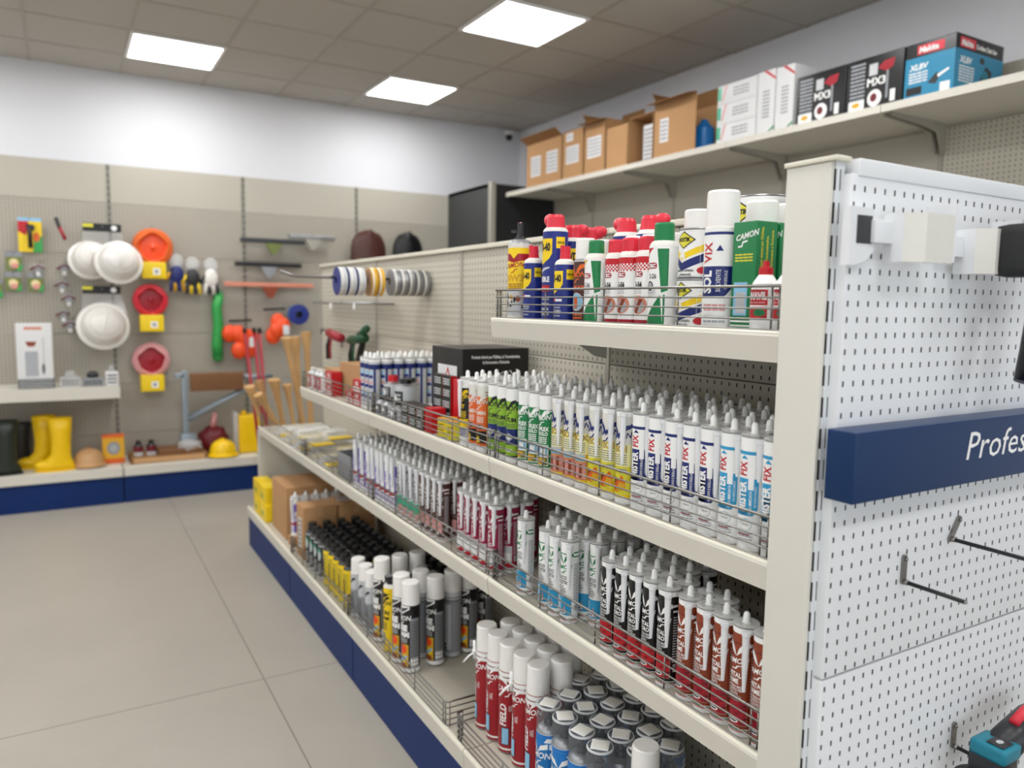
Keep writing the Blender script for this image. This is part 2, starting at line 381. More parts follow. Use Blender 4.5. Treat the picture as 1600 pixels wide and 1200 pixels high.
for i in range(4):
    t = gshelf(.245, .945, JY[i], JY[i+1], f'cream base shelf of the gondola, bay {BAY[i]}', 'gondola base shelves', .062)
    M().box(.006, .022, .002, .993, -.245, -.058, 'kick').build('kick_panel', t)
    if i < 3: fence(.245, .955, (.867, 1.992, 2.96)[i], (1.925, 2.952, 3.854)[i], f'chrome wire fence along the gondola base shelf, bay {BAY[i]}', d=(.022, .11, .022)[i])
tag(M().box(1.02, BP, 4.86, 4.885, .0, .72, 'cream').build('side_panel'), 'cream side panel closing the far end of the gondola', 'side panel')
# ------------------------------------------------------------------ end unit
t = thing('end_display', 'white perforated end panel of the gondola with hanging pegs', 'display panel', (0, 0, 0))
for z0, z1 in ((0, .13), (.13, .928), (.931, 1.735)):
    m = M(); m.box(1.036, 2.03, .76, .80, z0, z1-.0015, 'peg_white', bev=.002); m.build('panel', t)
M().box(1.050, 2.03, .757, .80, 1.731, 1.757, 'white_metal', bev=.0015).build('top_rail', t)
M().box(1.0215, 1.043, .777, .857, 0, 1.752, 'upright_slots').build('upright', t)
M().box(2.03, 2.055, .777, .857, 0, 1.752, 'upright_slots').build('upright', t)
M().box(1.013, 1.0205, .779, .862, 0, 1.751, 'cream', bev=.001).build('post_cover', t)
M().box(1.010, 1.046, .768, .866, 1.752, 1.760, 'cream_edge', bev=.002).build('post_cap', t)
t = thing('header_sign', 'navy blue header sign with white Professional lettering', 'sign', (1.014, .71, 1.235))
M().box(0, 1.03, 0, .05, 0, .110, 'navy', bev=.002).build('sign_box', t)
m = M(); sf = plane((.281, 0, .043), (1, 0, 0), (0, 0, 1)); m.text(sf, 'Professional', (.018, -.001), .048, 'white', L=2, shear=.18, wide=1.12); m.build('lettering', t)
def peg(x, z, ln, rot, label):
    t = thing('display_peg', label, 'peg', (x, .76, z), group='pegs on the white end panel')
    m = M(); T = Matrix.Rotation(rot, 4, 'Y'); n = 16
    pts = [(.0055*math.cos(a), .0055*math.sin(a)) for a in [PI+PI*i/8 for i in range(9)]]+[(.0055*math.cos(a), .042+.0055*math.sin(a)) for a in [PI*i/8 for i in range(9)]]
    m.prism(pts, 'y', -.005, -.001, 'chrome', T=T); m.build('mounting_plate', t)
    p = T @ Vector((0, 0, .040)); M().ball((p.x, -.006, p.z), .0035, .003, .0035, 'chrome').build('screw', t)
    m = M(); m.tube([(0, -.003, 0), (0, -.012, 0)], .0046, 'chrome', 12); m.tube([(0, -.012, 0), (0, -ln, 0)], .0036, 'rubber', 12); m.tube([(0, -ln, 0), (0, -ln-.003, 0)], .003, 'steel', 10); m.build('rod', t)
peg(1.235, 1.062, .108, 0, 'black display peg with chrome plate, shorter one below the sign')
peg(1.370, 1.118, .22, math.radians(35), 'long black display peg with tilted chrome plate under the sign')
peg(1.433, .703, .12, 0, 'lowest black display peg, holding the teal cordless tool')
# sheet-metal tool holder
def holder(x, label, z=1.64, plate=True):
    t = thing('tool_holder', label, 'tool holder', (x, .745, z), group='sheet metal tool holders')
    m = M(); pts = [(-.002, -.045), (.014, -.043), (.030, -.036), (.041, -.024), (.043, -.012), (.043, .034), (.040, .040), (.034, .042), (-.002, .042)]
    if plate:
        m.prism([(a*1.28, b) for a, b in pts], 'y', -.003, .012, 'white_metal'); o = m.build('mounting_plate', t)
        M().box(.011, .046, -.0045, -.003, -.012, .030, 'charcoal', bev=.0006).build('insert', o)
    m = M(); m.box(.043, .088, -.012, .004, -.010, .024, 'white_metal', bev=.001); m.build('arm', t)
    m = M(); c = [(.086, -.030), (.112, -.050), (.185, -.050), (.193, -.046), (.193, -.043), (.185, -.047), (.113, -.047), (.089, -.028)]
    m.prism(c, 'z', -.038, .036, 'offwhite'); m.box(.185, .190, -.050, -.0, -.036, .055, 'white_metal'); m.box(.086, .089, -.03, .004, -.038, .036, 'white_metal'); m.build('cradle', t)  # off-white cradle front: the beige reflection is put into its colour
holder(1.0195, 'white sheet metal tool holder with dark insert near the cream post')
holder(1.215, 'second white sheet metal tool holder, beside the black drill', 1.628, False)
def drill():
    t = thing('power_drill', 'black corded drill hanging in the second tool holder', 'drill', (1.405, .66, 1.40))
    m = M(); m.box(-.070, -.020, -.02, .045, .185, .272, 'rubber', bev=.016); m.build('battery_shell', t)
    m = M(); m.tube([(.0, 0, .245), (.03, 0, .25), (.06, 0, .26), (.16, 0, .265)], .036, 'black', 18, r1=.042); m.ball((-.008, 0, .262), .03, .03, .03, 'charcoal'); m.build('motor_housing', t)
    m = M(); m.tube([(.035, 0, .23), (.03, 0, .15), (.01, 0, .06), (-.005, 0, .01)], .031, 'black', 16, r1=.026); m.build('handle', t)
    m = M()
    for k in range(6): m.box(-.028, .035, -.034, -.026, .045+.012*k, .050+.012*k, 'charcoal')
    m.build('grip', t); M().tube([(-.006, 0, .012), (-.007, 0, -.012)], .007, 'steel', 12).build('cord_tip', t)
drill()
def multitool():
    t = thing('cordless_tool', 'teal, black and red cordless power tool hanging on the lowest peg', 'power tool', (1.418, .688, .712))
    m = M(); m.box(-.008, .050, -.03, .03, -.035, .035, 'charcoal', bev=.008); m.box(-.010, .048, -.034, .028, .010, .037, 'teal', bev=.006); m.build('motor_housing', t)
    m = M(); m.box(.0, .034, -.026, .004, .0375, .0395, 'charcoal', bev=.0008); m.ell(plane((0, 0, .0398), (1, 0, 0), (0, 1, 0)), .017, -.011, .008, .0055, 'light_grey'); m.build('badge', t)
    m = M(); m.tube([(.04, 0, .012), (.09, 0, .03), (.15, .005, .04), (.22, .01, .035)], .030, 'charcoal', 16, r1=.024); m.build('grip', t)
    M().tube([(.075, -.005, .058), (.12, 0, .066), (.17, .005, .064)], .009, 'bright_red', 12).build('switch', t)
    M().tube([(.09, -.025, .012), (.14, -.024, .022), (.2, -.02, .02)], .014, 'teal', 12).build('side_cover', t)
    m = M(); m.tube([(-.05, -.045, -.035), (-.02, -.05, -.008), (.02, -.055, -.002), (.05, -.05, -.02)], .006, 'dark_steel', 8); m.lathe([(0, -.04, 'dark_steel'), (.05, -.04, 'dark_steel'), (.052, -.036, 'dark_steel'), (0, -.030, 'dark_steel')], 28); m.build('guard', t)
multitool()
# ------------------------------------------------------------------ cartridges
CR = .0232
def wave(m, s, z, mat, L=2, w=.02):
    """little crest of two leaves above a brand word"""
    for sg in (-1, 1):
        for dz, k in ((0, 1.15),):
            q = w*k; m.poly(s, [(sg*a*q, z+dz+b*k) for a, b in ((0, -.016), (.2, -.003), (.5, .006), (1, .009), (1.15, .002), (.7, -.002), (.35, -.009))], mat, L)
def camon(m, s, z, size, mat, L=3, x=0):
    m.text(s, 'CAMON', (x-.001, z), size, mat, L=L, bold=.02, shear=.3, rot=.10, align='c', wide=.95)
    m.poly(s, [(x-.010, z-size*1.2), (x+.001, z-size*1.1), (x+.004, z-size*.55), (x+.012, z-size*.35), (x+.012, z-size*.2), (x+.002, z-size*.4), (x-.002, z-size*.95), (x-.010, z-size*1.0)], mat, L)
def cartridge(name, fn, cat='cartridge', body='white', cap='tip', noz=True, nrot=.70, nlen=.112):
    t = thing(name, 'sealant cartridge', cat)
    m = M(); m.lathe([(0, 0, 'white'), (CR-.001, 0, 'white'), (CR, .002, 'white'), (CR, .016, body), (CR, .196, 'white'), (CR, .206, 'clear_soft'), (CR+.0007, .2065, 'clear_soft'), (CR+.0007, .2095, 'offwhite'), (CR-.003, .2095, 'offwhite'), (.008, .207, 'offwhite'), (.008, .2125, 'offwhite'), (0, .2125, 'offwhite')], 28)
    fn(m, cyl(CR)); m.build('tube', t)
    m = M(); m.lathe([(.0078, .209, cap), (.0080, .213, cap), (.0066, .2135, cap), (.0064, .2235, cap), (.0055, .2285, cap), (.0034, .2315, cap), (0, .2325, cap)], 14); m.lathe([(.0085, .2112, 'clear_soft'), (.0243, .2112, 'clear_soft'), (.0243, .2122, 'clear_soft'), (.0085, .2122, 'clear_soft')], 24); m.build('tip_cap', t)
    if noz:
        a = PI+nrot; q = CR+.0085; cx, cy = q*math.cos(a), q*math.sin(a)
        m = M(); m.lathe([(0, .2055, 'nozzle'), (.0083, .2055, 'nozzle'), (.0083, .199, 'nozzle'), (.0068, .197, 'nozzle'), (.0058, .205-nlen*.55, 'nozzle'), (.003, .205-nlen, 'nozzle'), (0, .205-nlen, 'nozzle')], 14, cx=cx, cy=cy)
        m.build('spare_nozzle', t)
    return t
def camon_tube(body, ink, lines, pic, stripes, foot='red', picture=None, tink=None):
    def f(m, s):
        m.rect(s, -.026, .026, .176, .1785, stripes, 1); m.rect(s, .027, .045, .170, .1735, stripes, 1); m.rect(s, .027, .045, .180, .1835, stripes, 1)
        m.rect(s, .027, .045, .163, .167, 'white', 1); m.rect(s, .027, .045, .174, .179, 'white', 1)
        wave(m, s, .171, ink, 2, .021); camon(m, s, .139, .0100, ink)
        z = .113
        for i, ln in enumerate(lines):
            sz = .0088 if i < 2 else .0046
            m.text(s, ln, (-.019, z), sz, tink or ink, bold=.03 if i < 2 else .02, wide=.8); z -= sz*1.35 if i != 1 else sz*.95
        m.rect(s, -.024, .024, .022, z+.001, 'white', 1); m.rect(s, -.0235, .0235, .0225, z+.0005, pic, 2)
        rr = random.Random(3)
        if picture: picture(m, s, z)
        else:
            for k in range(5):
                for j in range(4):
                    x = -.022+j*.0115+(k % 2)*.004; y = .024+k*(z-.026)/5
                    m.poly(s, [(x, y), (x+.009, y+.003), (x+.009, y+(z-.03)/7), (x, y+(z-.03)/9)], ('crimson', 'maroon', 'red')[(k+j) % 3], 3)
        m.ell(s, -.004, .030, .013, .0045, 'white', 4); m.rect(s, -.013, .005, .0285, .0315, 'charcoal', 5)
        m.rect(s, -.0729, .0729, .0125, .0145, 'green', 1); m.rect(s, -.0729, .0729, .0095, .0115, foot, 1)
        m.micro(s, .028, .043, .055, .155, 18, 'light_grey' if body not in ('white',) else 'grey', 1, 5)
        m.rect(s, .030, .042, .036, .052, 'white', 2)
        for k in range(6): m.rect(s, .031+.0018*k, .0318+.0018*k, .038, .050, 'black', 3)
    return f
def pic_blue(m, s, z):
    m.rect(s, -.020, -.004, .028, z-.004, 'sky', 3); m.rect(s, -.002, .018, .026, z-.008, 'cyan', 3); m.poly(s, [(.004, .026), (.009, .026), (.007, z-.02), (.005, z-.02)], 'salmon', 4)
def pic_green(m, s, z):
    m.rect(s, -.022, .0, .022, z, 'mint', 3); m.rect(s, .002, .022, .022, .045, 'pink', 3); m.poly(s, [(-.022, .022), (.02, .022), (-.01, .036)], 'salmon', 4)
def mister(col, l2, l3):
    def f(m, s):
        m.rect(s, -.036, .030, .176, .182, col, 1)
        m.poly(s, [(-.018, .098), (-.018, .076), (-.030, .066), (.012, .066), (.021, .078), (.021, .133), (.012, .133), (.012, .113), (-.018, .113)], col, 1)
        m.rect(s, -.020, .002, .066, .133, col, 1)
        m.text(s, 'MISTER', (-.0015, .073), .0155, 'white', rot=PI/2, bold=.04, wide=.76)
        m.text(s, 'FIX', (-.0015, .138), .0155, 'red', rot=PI/2, bold=.03, wide=.80)
        m.poly(s, [(-.014, .168), (.0, .168), (-.007, .175)], col, 2)
        m.text(s, l2, (.0095, .069), .0050, 'white', rot=PI/2, wide=.72, bold=.01, L=3); m.text(s, l3, (.0175, .082), .0042, 'white', rot=PI/2, wide=.68, L=3)
        m.ell(s, .0, .050, .011, .011, col, 1); m.ell(s, .0, .050, .0104, .0104, 'white', 2); m.text(s, 'bianco', (0, .0485), .0035, 'charcoal', align='c', L=3)
        m.micro(s, -.016, .014, .020, .036, 3, 'silver_ink', 1, 4); m.rect(s, -.016, .008, .030, .032, 'crimson', 2)
        m.micro(s, .030, .044, .06, .165, 22, 'silver_ink', 1, 8)
    return f
def yellow_tube(word, sub, kind):
    def f(m, s):
        m.rect(s, -.073, .073, .085, .135, 'pale_yellow', 1); m.rect(s, -.073, .073, .022, .086, 'lemon' if kind else 'gold', 1)
        wave(m, s, .168, 'navy_ink', 2, .021); camon(m, s, .147, .0125, 'navy_ink')
        m.rect(s, .026, .048, .172, .180, 'navy_ink', 1)
        m.text(s, word, (-.0205, .118), .0135, 'navy_ink', bold=.06, wide=.80, L=2); m.text(s, word, (-.0205, .118), .0135, 'yellow', bold=.01, wide=.80, L=4)
        m.micro(s, -.020, .020, .088, .114, 5, 'grey', 2, 3)
        if kind:
            m.ell(s, -.008, .048, .011, .013, 'brown', 2); m.poly(s, [(-.02, .032), (0, .028), (.018, .05), (.01, .066), (-.006, .05)], 'orange', 3); m.poly(s, [(-.004, .03), (.02, .034), (.018, .048), (.004, .052)], 'gold', 4)
            m.rect(s, .004, .020, .072, .081, 'grey', 3); m.text(s, 'D4', (.008, .074), .005, 'white', L=4, bold=.03)
        else:
            m.rect(s, -.020, .020, .068, .086, 'light_grey', 2); m.rect(s, -.018, .018, .069, .080, 'sky', 3); m.rect(s, -.023, .023, .024, .066, 'salmon', 2)
            for k in range(5): m.rect(s, -.021+.009*k, -.0145+.009*k, .028, .062, 'brown' if k % 2 else 'pink', 3)
        m.rect(s, -.0729, .0729, .0165, .023, 'yellow', 2); m.micro(s, .029, .045, .03, .165, 24, 'charcoal', 2, 9)
    return f
def lime_tube(m, s):
    m.rect(s, -.073, .073, .020, .172, 'lime', 1); m.rect(s, .022, .06, .158, .172, 'dark_green', 2); wave(m, s, .166, 'black', 2, .020); camon(m, s, .145, .0130, 'black')
    m.text(s, 'BATUM', (-.022, .115), .0115, 'black', bold=.05, wide=.85); m.micro(s, -.021, .021, .098, .111, 3, 'charcoal', 2)
    m.rect(s, -.026, .028, .052, .096, 'navy_ink', 2); m.poly(s, [(-.014, .070), (.004, .060), (.020, .074), (.002, .085)], 'silver_ink', 3); m.poly(s, [(-.010, .073), (.004, .065), (.015, .074), (.002, .081)], 'white', 4)
    m.text(s, 'ATRA', (-.018, .032), .009, 'white', bold=.03, L=3); m.rect(s, -.073, .073, .0175, .022, 'black', 2)
def orange_tube(m, s):
    m.rect(s, -.073, .073, .020, .165, 'orange', 1); wave(m, s, .160, 'offwhite', 2, .02); camon(m, s, .142, .0130, 'offwhite')
    m.rect(s, .022, .06, .168, .171, 'brown', 1); m.rect(s, .022, .06, .177, .180, 'brown', 1)
    m.text(s, 'CAMIN', (-.021, .112), .0115, 'offwhite', bold=.03, wide=.85); m.micro(s, -.020, .018, .088, .107, 4, 'offwhite', 2)
    m.ell(s, .001, .076, .018, .0085, 'offwhite', 2); m.ell(s, .001, .076, .017, .0078, 'maroon', 3); m.text(s, '+1200', (.001, .0725), .007, 'white', align='c', L=4, bold=.03)
    m.rect(s, -.026, .026, .028, .064, 'black', 2); m.poly(s, [(-.010, .030), (.006, .030), (.003, .050), (-.003, .044), (-.006, .054)], 'yellow', 3)
def proflex_tube(m, s):
    m.rect(s, -.073, .073, .022, .170, 'green', 1); m.rect(s, .022, .07, .165, .168, 'white', 2); wave(m, s, .160, 'white', 2, .02); camon(m, s, .143, .0125, 'white')
    m.text(s, 'PROFLEX', (-.022, .116), .0100, 'white', bold=.04, wide=.78); m.text(s, 'ANGOLO', (-.022, .104), .0090, 'white', bold=.03, wide=.78)
    m.micro(s, -.021, .020, .082, .101, 4, 'white', 2); m.rect(s, -.024, .024, .026, .080, 'white', 2)
    m.rect(s, -.022, -.002, .050, .078, 'navy_ink', 3); m.rect(s, 0, .022, .052, .078, 'sky', 3); m.rect(s, .002, .016, .056, .070, 'white', 4); m.rect(s, -.022, .022, .028, .048, 'olive', 3); m.poly(s, [(-.018, .03), (.006, .028), (.018, .044), (-.004, .046)], 'gold', 4)
    m.rect(s, -.024, -.019, .026, .050, 'flame', 4); m.micro(s, .03, .045, .03, .16, 24, 'white', 2, 9)
def tar_tube(m, s):
    m.rect(s, -.073, .073, .075, .180, 'black', 1); wave(m, s, .165, 'yellow', 2, .02); camon(m, s, .146, .0125, 'yellow'); m.text(s, 'FAST', (-.02, .118), .011, 'yellow', bold=.04)
    m.micro(s, -.02, .02, .088, .110, 4, 'yellow', 2); m.rect(s, -.026, .026, .060, .085, 'yellow', 2); m.rect(s, -.073, .073, .028, .060, 'light_grey', 1); m.micro(s, -.02, .02, .032, .056, 4, 'navy_ink', 2)
def violet_tube(m, s):
    m.text(s, 'SILVER', (.004, .075), .017, 'violet', rot=PI/2, bold=.05, wide=.95); m.rect(s, .022, .05, .02, .172, 'violet', 1); m.rect(s, -.024, .05, .060, .074, 'crimson', 2); m.ell(s, -.004, .067, .010, .010, 'red', 3)
    m.micro(s, -.024, .020, .022, .056, 6, 'violet', 1); m.text(s, 'SILVER', (.040, .080), .013, 'white', rot=PI/2, bold=.05, L=3)
def blue_sil(m, s):
    m.rect(s, -.073, .073, .015, .180, 'light_grey', 1); m.rect(s, -.010, .0, .015, .180, 'navy_ink', 2); m.rect(s, .024, .034, .015, .180, 'navy_ink', 2); m.rect(s, -.073, .073, .165, .186, 'navy_ink', 2)
    for z in (.13, .09, .045): m.rect(s, .002, .022, z, z+.012, 'wd_blue', 3); m.rect(s, .004, .020, z+.016, z+.026, 'pink' if z == .09 else 'sky', 3)
CK = {}
CK['brown'] = cartridge('sealant_cartridge', camon_tube('brown', 'white', ['METAL', 'RAME', 'NEUTRO BASSO', 'ELASTICO PER', 'METALLICI', 'LATTONERIA'], 'crimson', 'maroon'), body='brown')
CK['black'] = cartridge('sealant_cartridge', camon_tube('black', 'white', ['METAL', 'MORO', 'NEUTRO BASSO', 'MODULO PER', 'METALLICI', 'LATTONERIA'], 'red', 'black'), body='black')
CK['silic'] = cartridge('sealant_cartridge', camon_tube('white', 'green', ['SILICO', 'ACETIC', 'ACETICO', 'SANITARIO', 'ANTIMUFFA', 'MULTIUSO'], 'cyan', 'green', picture=pic_blue, tink='charcoal'), body='white')
CK['magenta'] = cartridge('sealant_cartridge', camon_tube('magenta', 'white', ['ACRI', 'NEO', 'SIGILLANTE', 'UNIVERSALE'], 'light_grey', 'maroon', foot='crimson', picture=lambda m, s, z: (m.rect(s, -.02, .02, .03, z-.02, 'white', 3), m.rect(s, -.024, .024, .022, .034, 'red', 3))), body='magenta')
CK['dark'] = cartridge('sealant_cartridge', camon_tube('dark_brown', 'offwhite', ['PARQUET', 'NOCE', 'SIGILLANTE', 'PER LEGNO'], 'dark_brown', 'maroon', picture=lambda m, s, z: (m.rect(s, -.02, .0, .03, z-.01, 'olive', 3), m.rect(s, .002, .02, .03, z-.01, 'pink', 3))), body='dark_brown')
CK['acri'] = cartridge('sealant_cartridge', camon_tube('light_grey', 'charcoal', ['ACRIL', 'GRIGIO', 'SIGILLANTE', 'VERNICIABILE'], 'mint', 'green', picture=pic_green), body='light_grey')
CK['violet'] = cartridge('sealant_cartridge', violet_tube, body='white')
CK['cyan'] = cartridge('adhesive_cartridge', mister('cyan', 'PRESA IMMEDIATA', 'PIU FORTE E RAPIDO'), body='white', nlen=.075, nrot=.75)
CK['navy'] = cartridge('adhesive_cartridge', mister('navy_ink', 'ADESIVO E SIGILLANTE', 'UNIVERSALE'), body='white', nlen=.125, nrot=.72)
CK['tech'] = cartridge('adhesive_cartridge', yellow_tube('TECH', '', 1), body='offwhite', nrot=.5)
CK['kiodo'] = cartridge('adhesive_cartridge', yellow_tube('KIODO', '', 0), body='offwhite', nrot=.5)
CK['proflex'] = cartridge('sealant_cartridge', proflex_tube, body='white', noz=False)
CK['lime'] = cartridge('sealant_cartridge', lime_tube, body='white', noz=False)
CK['orange'] = cartridge('sealant_cartridge', orange_tube, body='offwhite', noz=False)
CK['tar'] = cartridge('sealant_cartridge', tar_tube, body='white', nrot=.2)
CK['blue'] = cartridge('sealant_cartridge', blue_sil, body='light_grey', noz=False)
DSC = dict(brown='red-brown copper sealant cartridge', black='black and red sealant cartridge', silic='white and green silicone cartridge', magenta='magenta acrylic sealant cartridge', dark='dark brown wood sealant cartridge',
           acri='grey and green acrylic cartridge', violet='white and violet silicone cartridge', cyan='white and light blue adhesive cartridge', navy='white and navy adhesive cartridge', tech='yellow and white D4 adhesive cartridge',
           kiodo='yellow mounting adhesive cartridge with brick picture', proflex='green and white sealant cartridge', lime='lime green bitumen sealant cartridge', orange='orange heat sealant cartridge', tar='black and yellow sealant cartridge', blue='white and navy striped silicone cartridge')
TURN = dict(cyan=.38, navy=.36, tech=.2, kiodo=.2, silic=.15)
def block(kind, z, ys, rows, x0=1.06, dx=.0505, grp=None, stag=0, skip=(), jit=.0018):
    """ys run away from the white end panel; rows run away from the fence"""
    for r in range(rows):
        for i, y in enumerate(ys):
            if (r, i) in skip: continue
            w = f'{DSC[kind]}, {ROW[r]}, {ORD[i]} counted from the end panel' if len(ys) > 1 else f'{DSC[kind]}, {ROW[r]} of its single file'
            put(CK[kind], (x0+dx*r+random.uniform(-jit, jit)*.5, y+(stag*(r % 2))+random.uniform(-jit, jit)*.5, z), w, grp or f'{DSC[kind]}s in a block', TURN.get(kind, .08)+random.uniform(-.12, .12))
# lower shelf (z .745)
Z3, Z2, Z4, Z1 = .7435, 1.0935, 1.4865, .2435
block('brown', Z3, [.893, .941, .989, 1.037, 1.086], 2, skip=((1, 0), (1, 1), (1, 2)))
block('black', Z3, [1.146, 1.196, 1.245, 1.292, 1.341], 4, skip=((3, 0), (2, 0)))
block('silic', Z3, [1.458, 1.508, 1.560, 1.609, 1.665, 1.718], 6, skip=((0, 0), (0, 4), (1, 5), (1, 4)), stag=0)
block('magenta', Z3, [1.886, 1.939, 1.990, 2.038, 2.086, 2.136], 5, skip=((0, 5), (3, 0), (4, 0), (4, 1), (4, 2)))
block('dark', Z3, [2.240, 2.290, 2.338, 2.386], 6)
block('acri', Z3, [2.436, 2.488, 2.540, 2.592], 6)
block('violet', Z3, [2.665, 2.717, 2.769, 2.821, 2.875, 2.930, 3.005, 3.085], 5)
# upper shelf (z 1.095)
block('cyan', Z2, [.892, .942, .992], 6, stag=.013)
block('navy', Z2, [1.043, 1.094, 1.145, 1.196, 1.247], 6, skip=((5, 0),), stag=.013)
block('tech', Z2, [1.303, 1.354, 1.405], 6, stag=.013)
block('kiodo', Z2, [1.458, 1.509, 1.560], 6, stag=.013)
block('proflex', Z2, [1.622, 1.673, 1.724], 6, stag=.013)
block('lime', Z2, [1.790, 1.841, 1.892], 5, stag=.013)
block('orange', Z2, [1.962, 2.013], 5, stag=.013)
block('tar', Z2, [2.072], 3)
for r in range(3):
    for i in range(6):
        put(CK['blue'], (1.075+.051*i, 2.93+.051*r, Z2), f'{DSC["blue"]}, {ROW[r]}, {ORD[i]} counted from the fence', 'navy striped cartridges beside the black carton')
#__PART2__
# ------------------------------------------------------------------ spray cans
def can_body(r, h, body, sh='steel', neck=.012, rim='steel'):
    return [(0, 0, rim), (r-.003, 0, rim), (r, .002, rim), (r, .005, body), (r, h, sh), (r-.001, h+.003, sh), (r*.84, h+.009, sh), (r*.6, h+.013, sh), (neck, h+.015, sh), (neck, h+.018, sh), (0, h+.018, sh)]
def spray(name, label, r, h, body, fn, cap, cr, ch, sh='steel', seg=26, capseg=26, cz=.004):
    t = thing(name, label, 'can'); m = M(); m.lathe(can_body(r, h, body, sh), seg); fn(m, cyl(r)); m.build('can_body', t)
    if cap:
        m = M(); z = h+cz; m.lathe([(0, z, cap), (cr, z, cap), (cr, z+.004, cap), (cr*.97, z+ch-.004, cap), (cr*.90, z+ch, cap), (0, z+ch, cap)], capseg, smooth=capseg > 10); m.build('cap', t)
    return t
def trigger_cap(t, h, r, side=1, straw=True):
    m = M(); m.lathe([(r*.76, h+.010, 'bright_red'), (r*.72, h+.018, 'bright_red'), (r*.66, h+.036, 'bright_red'), (r*.56, h+.043, 'bright_red'), (0, h+.044, 'bright_red')], 20)
    T = Matrix.Translation((0, side*r*.72, h+.030)) @ Matrix.Rotation(side*.3, 4, 'X'); m.ball((0, 0, 0), .013, .026, .017, 'bright_red', seg=16, T=T); m.build('cap', t)
    if straw: M().tube([(-.004, side*.024, h+.034), (-.004, side*.026, h-.01)], .0022, 'steel', 8).build('straw', t)
def wd(m, s, h, word=None, k=1.0):
    m.poly(s, [(-.034*k, h-.018*k), (.024*k, h-.018*k), (.024*k, h-.055*k), (.016*k, h-.068*k), (-.004*k, h-.080*k), (-.034*k, h-.086*k)], 'yellow', 1)
    m.text(s, 'WD-40', (.019*k, h-.048*k), .019*k, 'black', bold=.05, wide=.62, align='r'); m.rect(s, .034*k, .058*k, h-.042*k, h-.014*k, 'yellow', 1); m.text(s, 'WD-40', (.046*k, h-.031*k), .006*k, 'black', align='c', bold=.04, wide=.7, L=2)
    if word:
        m.text(s, word, (.018, h-.125), .0125, 'white', bold=.04, wide=.7, align='r'); m.rect(s, -.030, .018, h-.150, h-.134, 'red', 1); m.text(s, 'PROFESSIONALE', (-.026, h-.145), .005, 'white', wide=.8)
        m.poly(s, [(-.03, h-.108), (-.02, h-.098), (.0, h-.090), (.018, h-.088), (.018, h-.091), (0, h-.097), (-.02, h-.106)], 'light_grey', 1)
    else:
        m.ell(s, -.008*k, h-.100*k, .006*k, .006*k, 'red', 1); m.rect(s, -.002*k, .022*k, h-.104*k, h-.097*k, 'white', 1); m.text(s, 'PROFESSIONALE', (.020*k, h-.135*k), .0055*k, 'white', align='r', wide=.7)
    m.micro(s, -.02*k, .018*k, .012, h*.28, 4, 'silver_ink', 1, 2)
def wd_can(r, h, label, word=None, k=1, side=1, straw=False):
    t = thing('spray_can', label, 'spray can'); m = M(); m.lathe(can_body(r, h, 'wd_blue', 'offwhite', rim='wd_blue'), 28); wd(m, cyl(r), h, word, k); m.build('can_body', t)
    if word or side: trigger_cap(t, h, r, side, straw)
    return t
def place(t, x, y, z, group=None, rz=0, label=None): return put(t, (x, y, z), label or t['label'], group, rz)
SG = 'spray cans on the top gondola shelf'
def mw3(m, s):
    h = .20
    m.rect(s, -.09, .09, .078, h-.006, 'yellow', 1); m.poly(s, [(-.036, .178), (-.012, .178), (.0, .164), (.012, .178), (.06, .178), (.06, .160), (.026, .160), (.0, .154), (-.026, .160), (-.036, .160)], 'crimson', 2)
    camon(m, s, .141, .0125, 'crimson'); m.text(s, 'MW3', (0, .104), .0175, 'gold', bold=.06, align='c', L=2); m.micro(s, -.022, .022, .083, .099, 3, 'brown', 2)
    m.rect(s, -.09, .09, .012, .078, 'light_grey', 1)
    rr = random.Random(5)
    for k in range(14): m.ell(s, rr.uniform(-.03, .04), rr.uniform(.02, .07), rr.uniform(.003, .008), rr.uniform(.003, .009), rr.choice(['black', 'charcoal', 'gold', 'white', 'brown']), 2)
t = spray('spray_can', 'yellow spray can with clear red trigger at the far end of the top shelf', .0325, .205, 'offwhite', mw3, None, 0, 0)
m = M(); m.lathe([(.017, .214, 'black'), (.016, .222, 'black'), (.010, .224, 'black'), (.008, .236, 'charcoal'), (.008, .262, 'red'), (0, .264, 'red')], 16); m.box(-.006, .006, .008, .026, .238, .244, 'charcoal'); m.build('trigger', t); place(t, 1.085, 1.815, Z4, SG, .5)
place(wd_can(.0265, .150, 'small navy and yellow spray can between the yellow can and the tall flexible one', k=.86, side=0), 1.08, 1.735, Z4, SG)
t = bpy.data.objects[[o.name for o in bpy.data.objects if o.name.startswith('spray_can') and o.get('label', '').startswith('small navy and yellow')][0]]
def small_cap(t, h):
    m = M(); m.lathe([(.014, h+.012, 'bright_red'), (.0125, h+.03, 'bright_red'), (.012, h+.045, 'bright_red'), (0, h+.045, 'bright_red')], 18); m.box(-.013, -.006, -.004, .004, h+.03, h+.047, 'bright_red'); m.build('cap', t)
small_cap(t, .150)
place(wd_can(.0325, .225, 'tall navy and yellow flexible spray can, highest in the front row', 'FLEXIBLE'), 1.085, 1.640, Z4, SG)
t = wd_can(.0265, .140, 'small navy and yellow spray can beside the brown can with white cap', k=.86, side=0); small_cap(t, .140); place(t, 1.07, 1.572, Z4, SG)
def okay(m, s):
    m.rect(s, -.08, .08, .006, .139, 'dark_brown', 1); wave(m, s, .130, 'orange', 2, .02); camon(m, s, .108, .0115, 'orange'); m.text(s, 'OKAY', (-.016, .078), .0105, 'orange', bold=.05, L=2)
    m.ell(s, .004, .050, .019, .022, 'light_grey', 2); m.ell(s, .004, .050, .017, .019, 'sky', 3); m.rect(s, -.004, .008, .034, .060, 'orange', 4); m.micro(s, -.018, .020, .008, .024, 2, 'orange', 2)
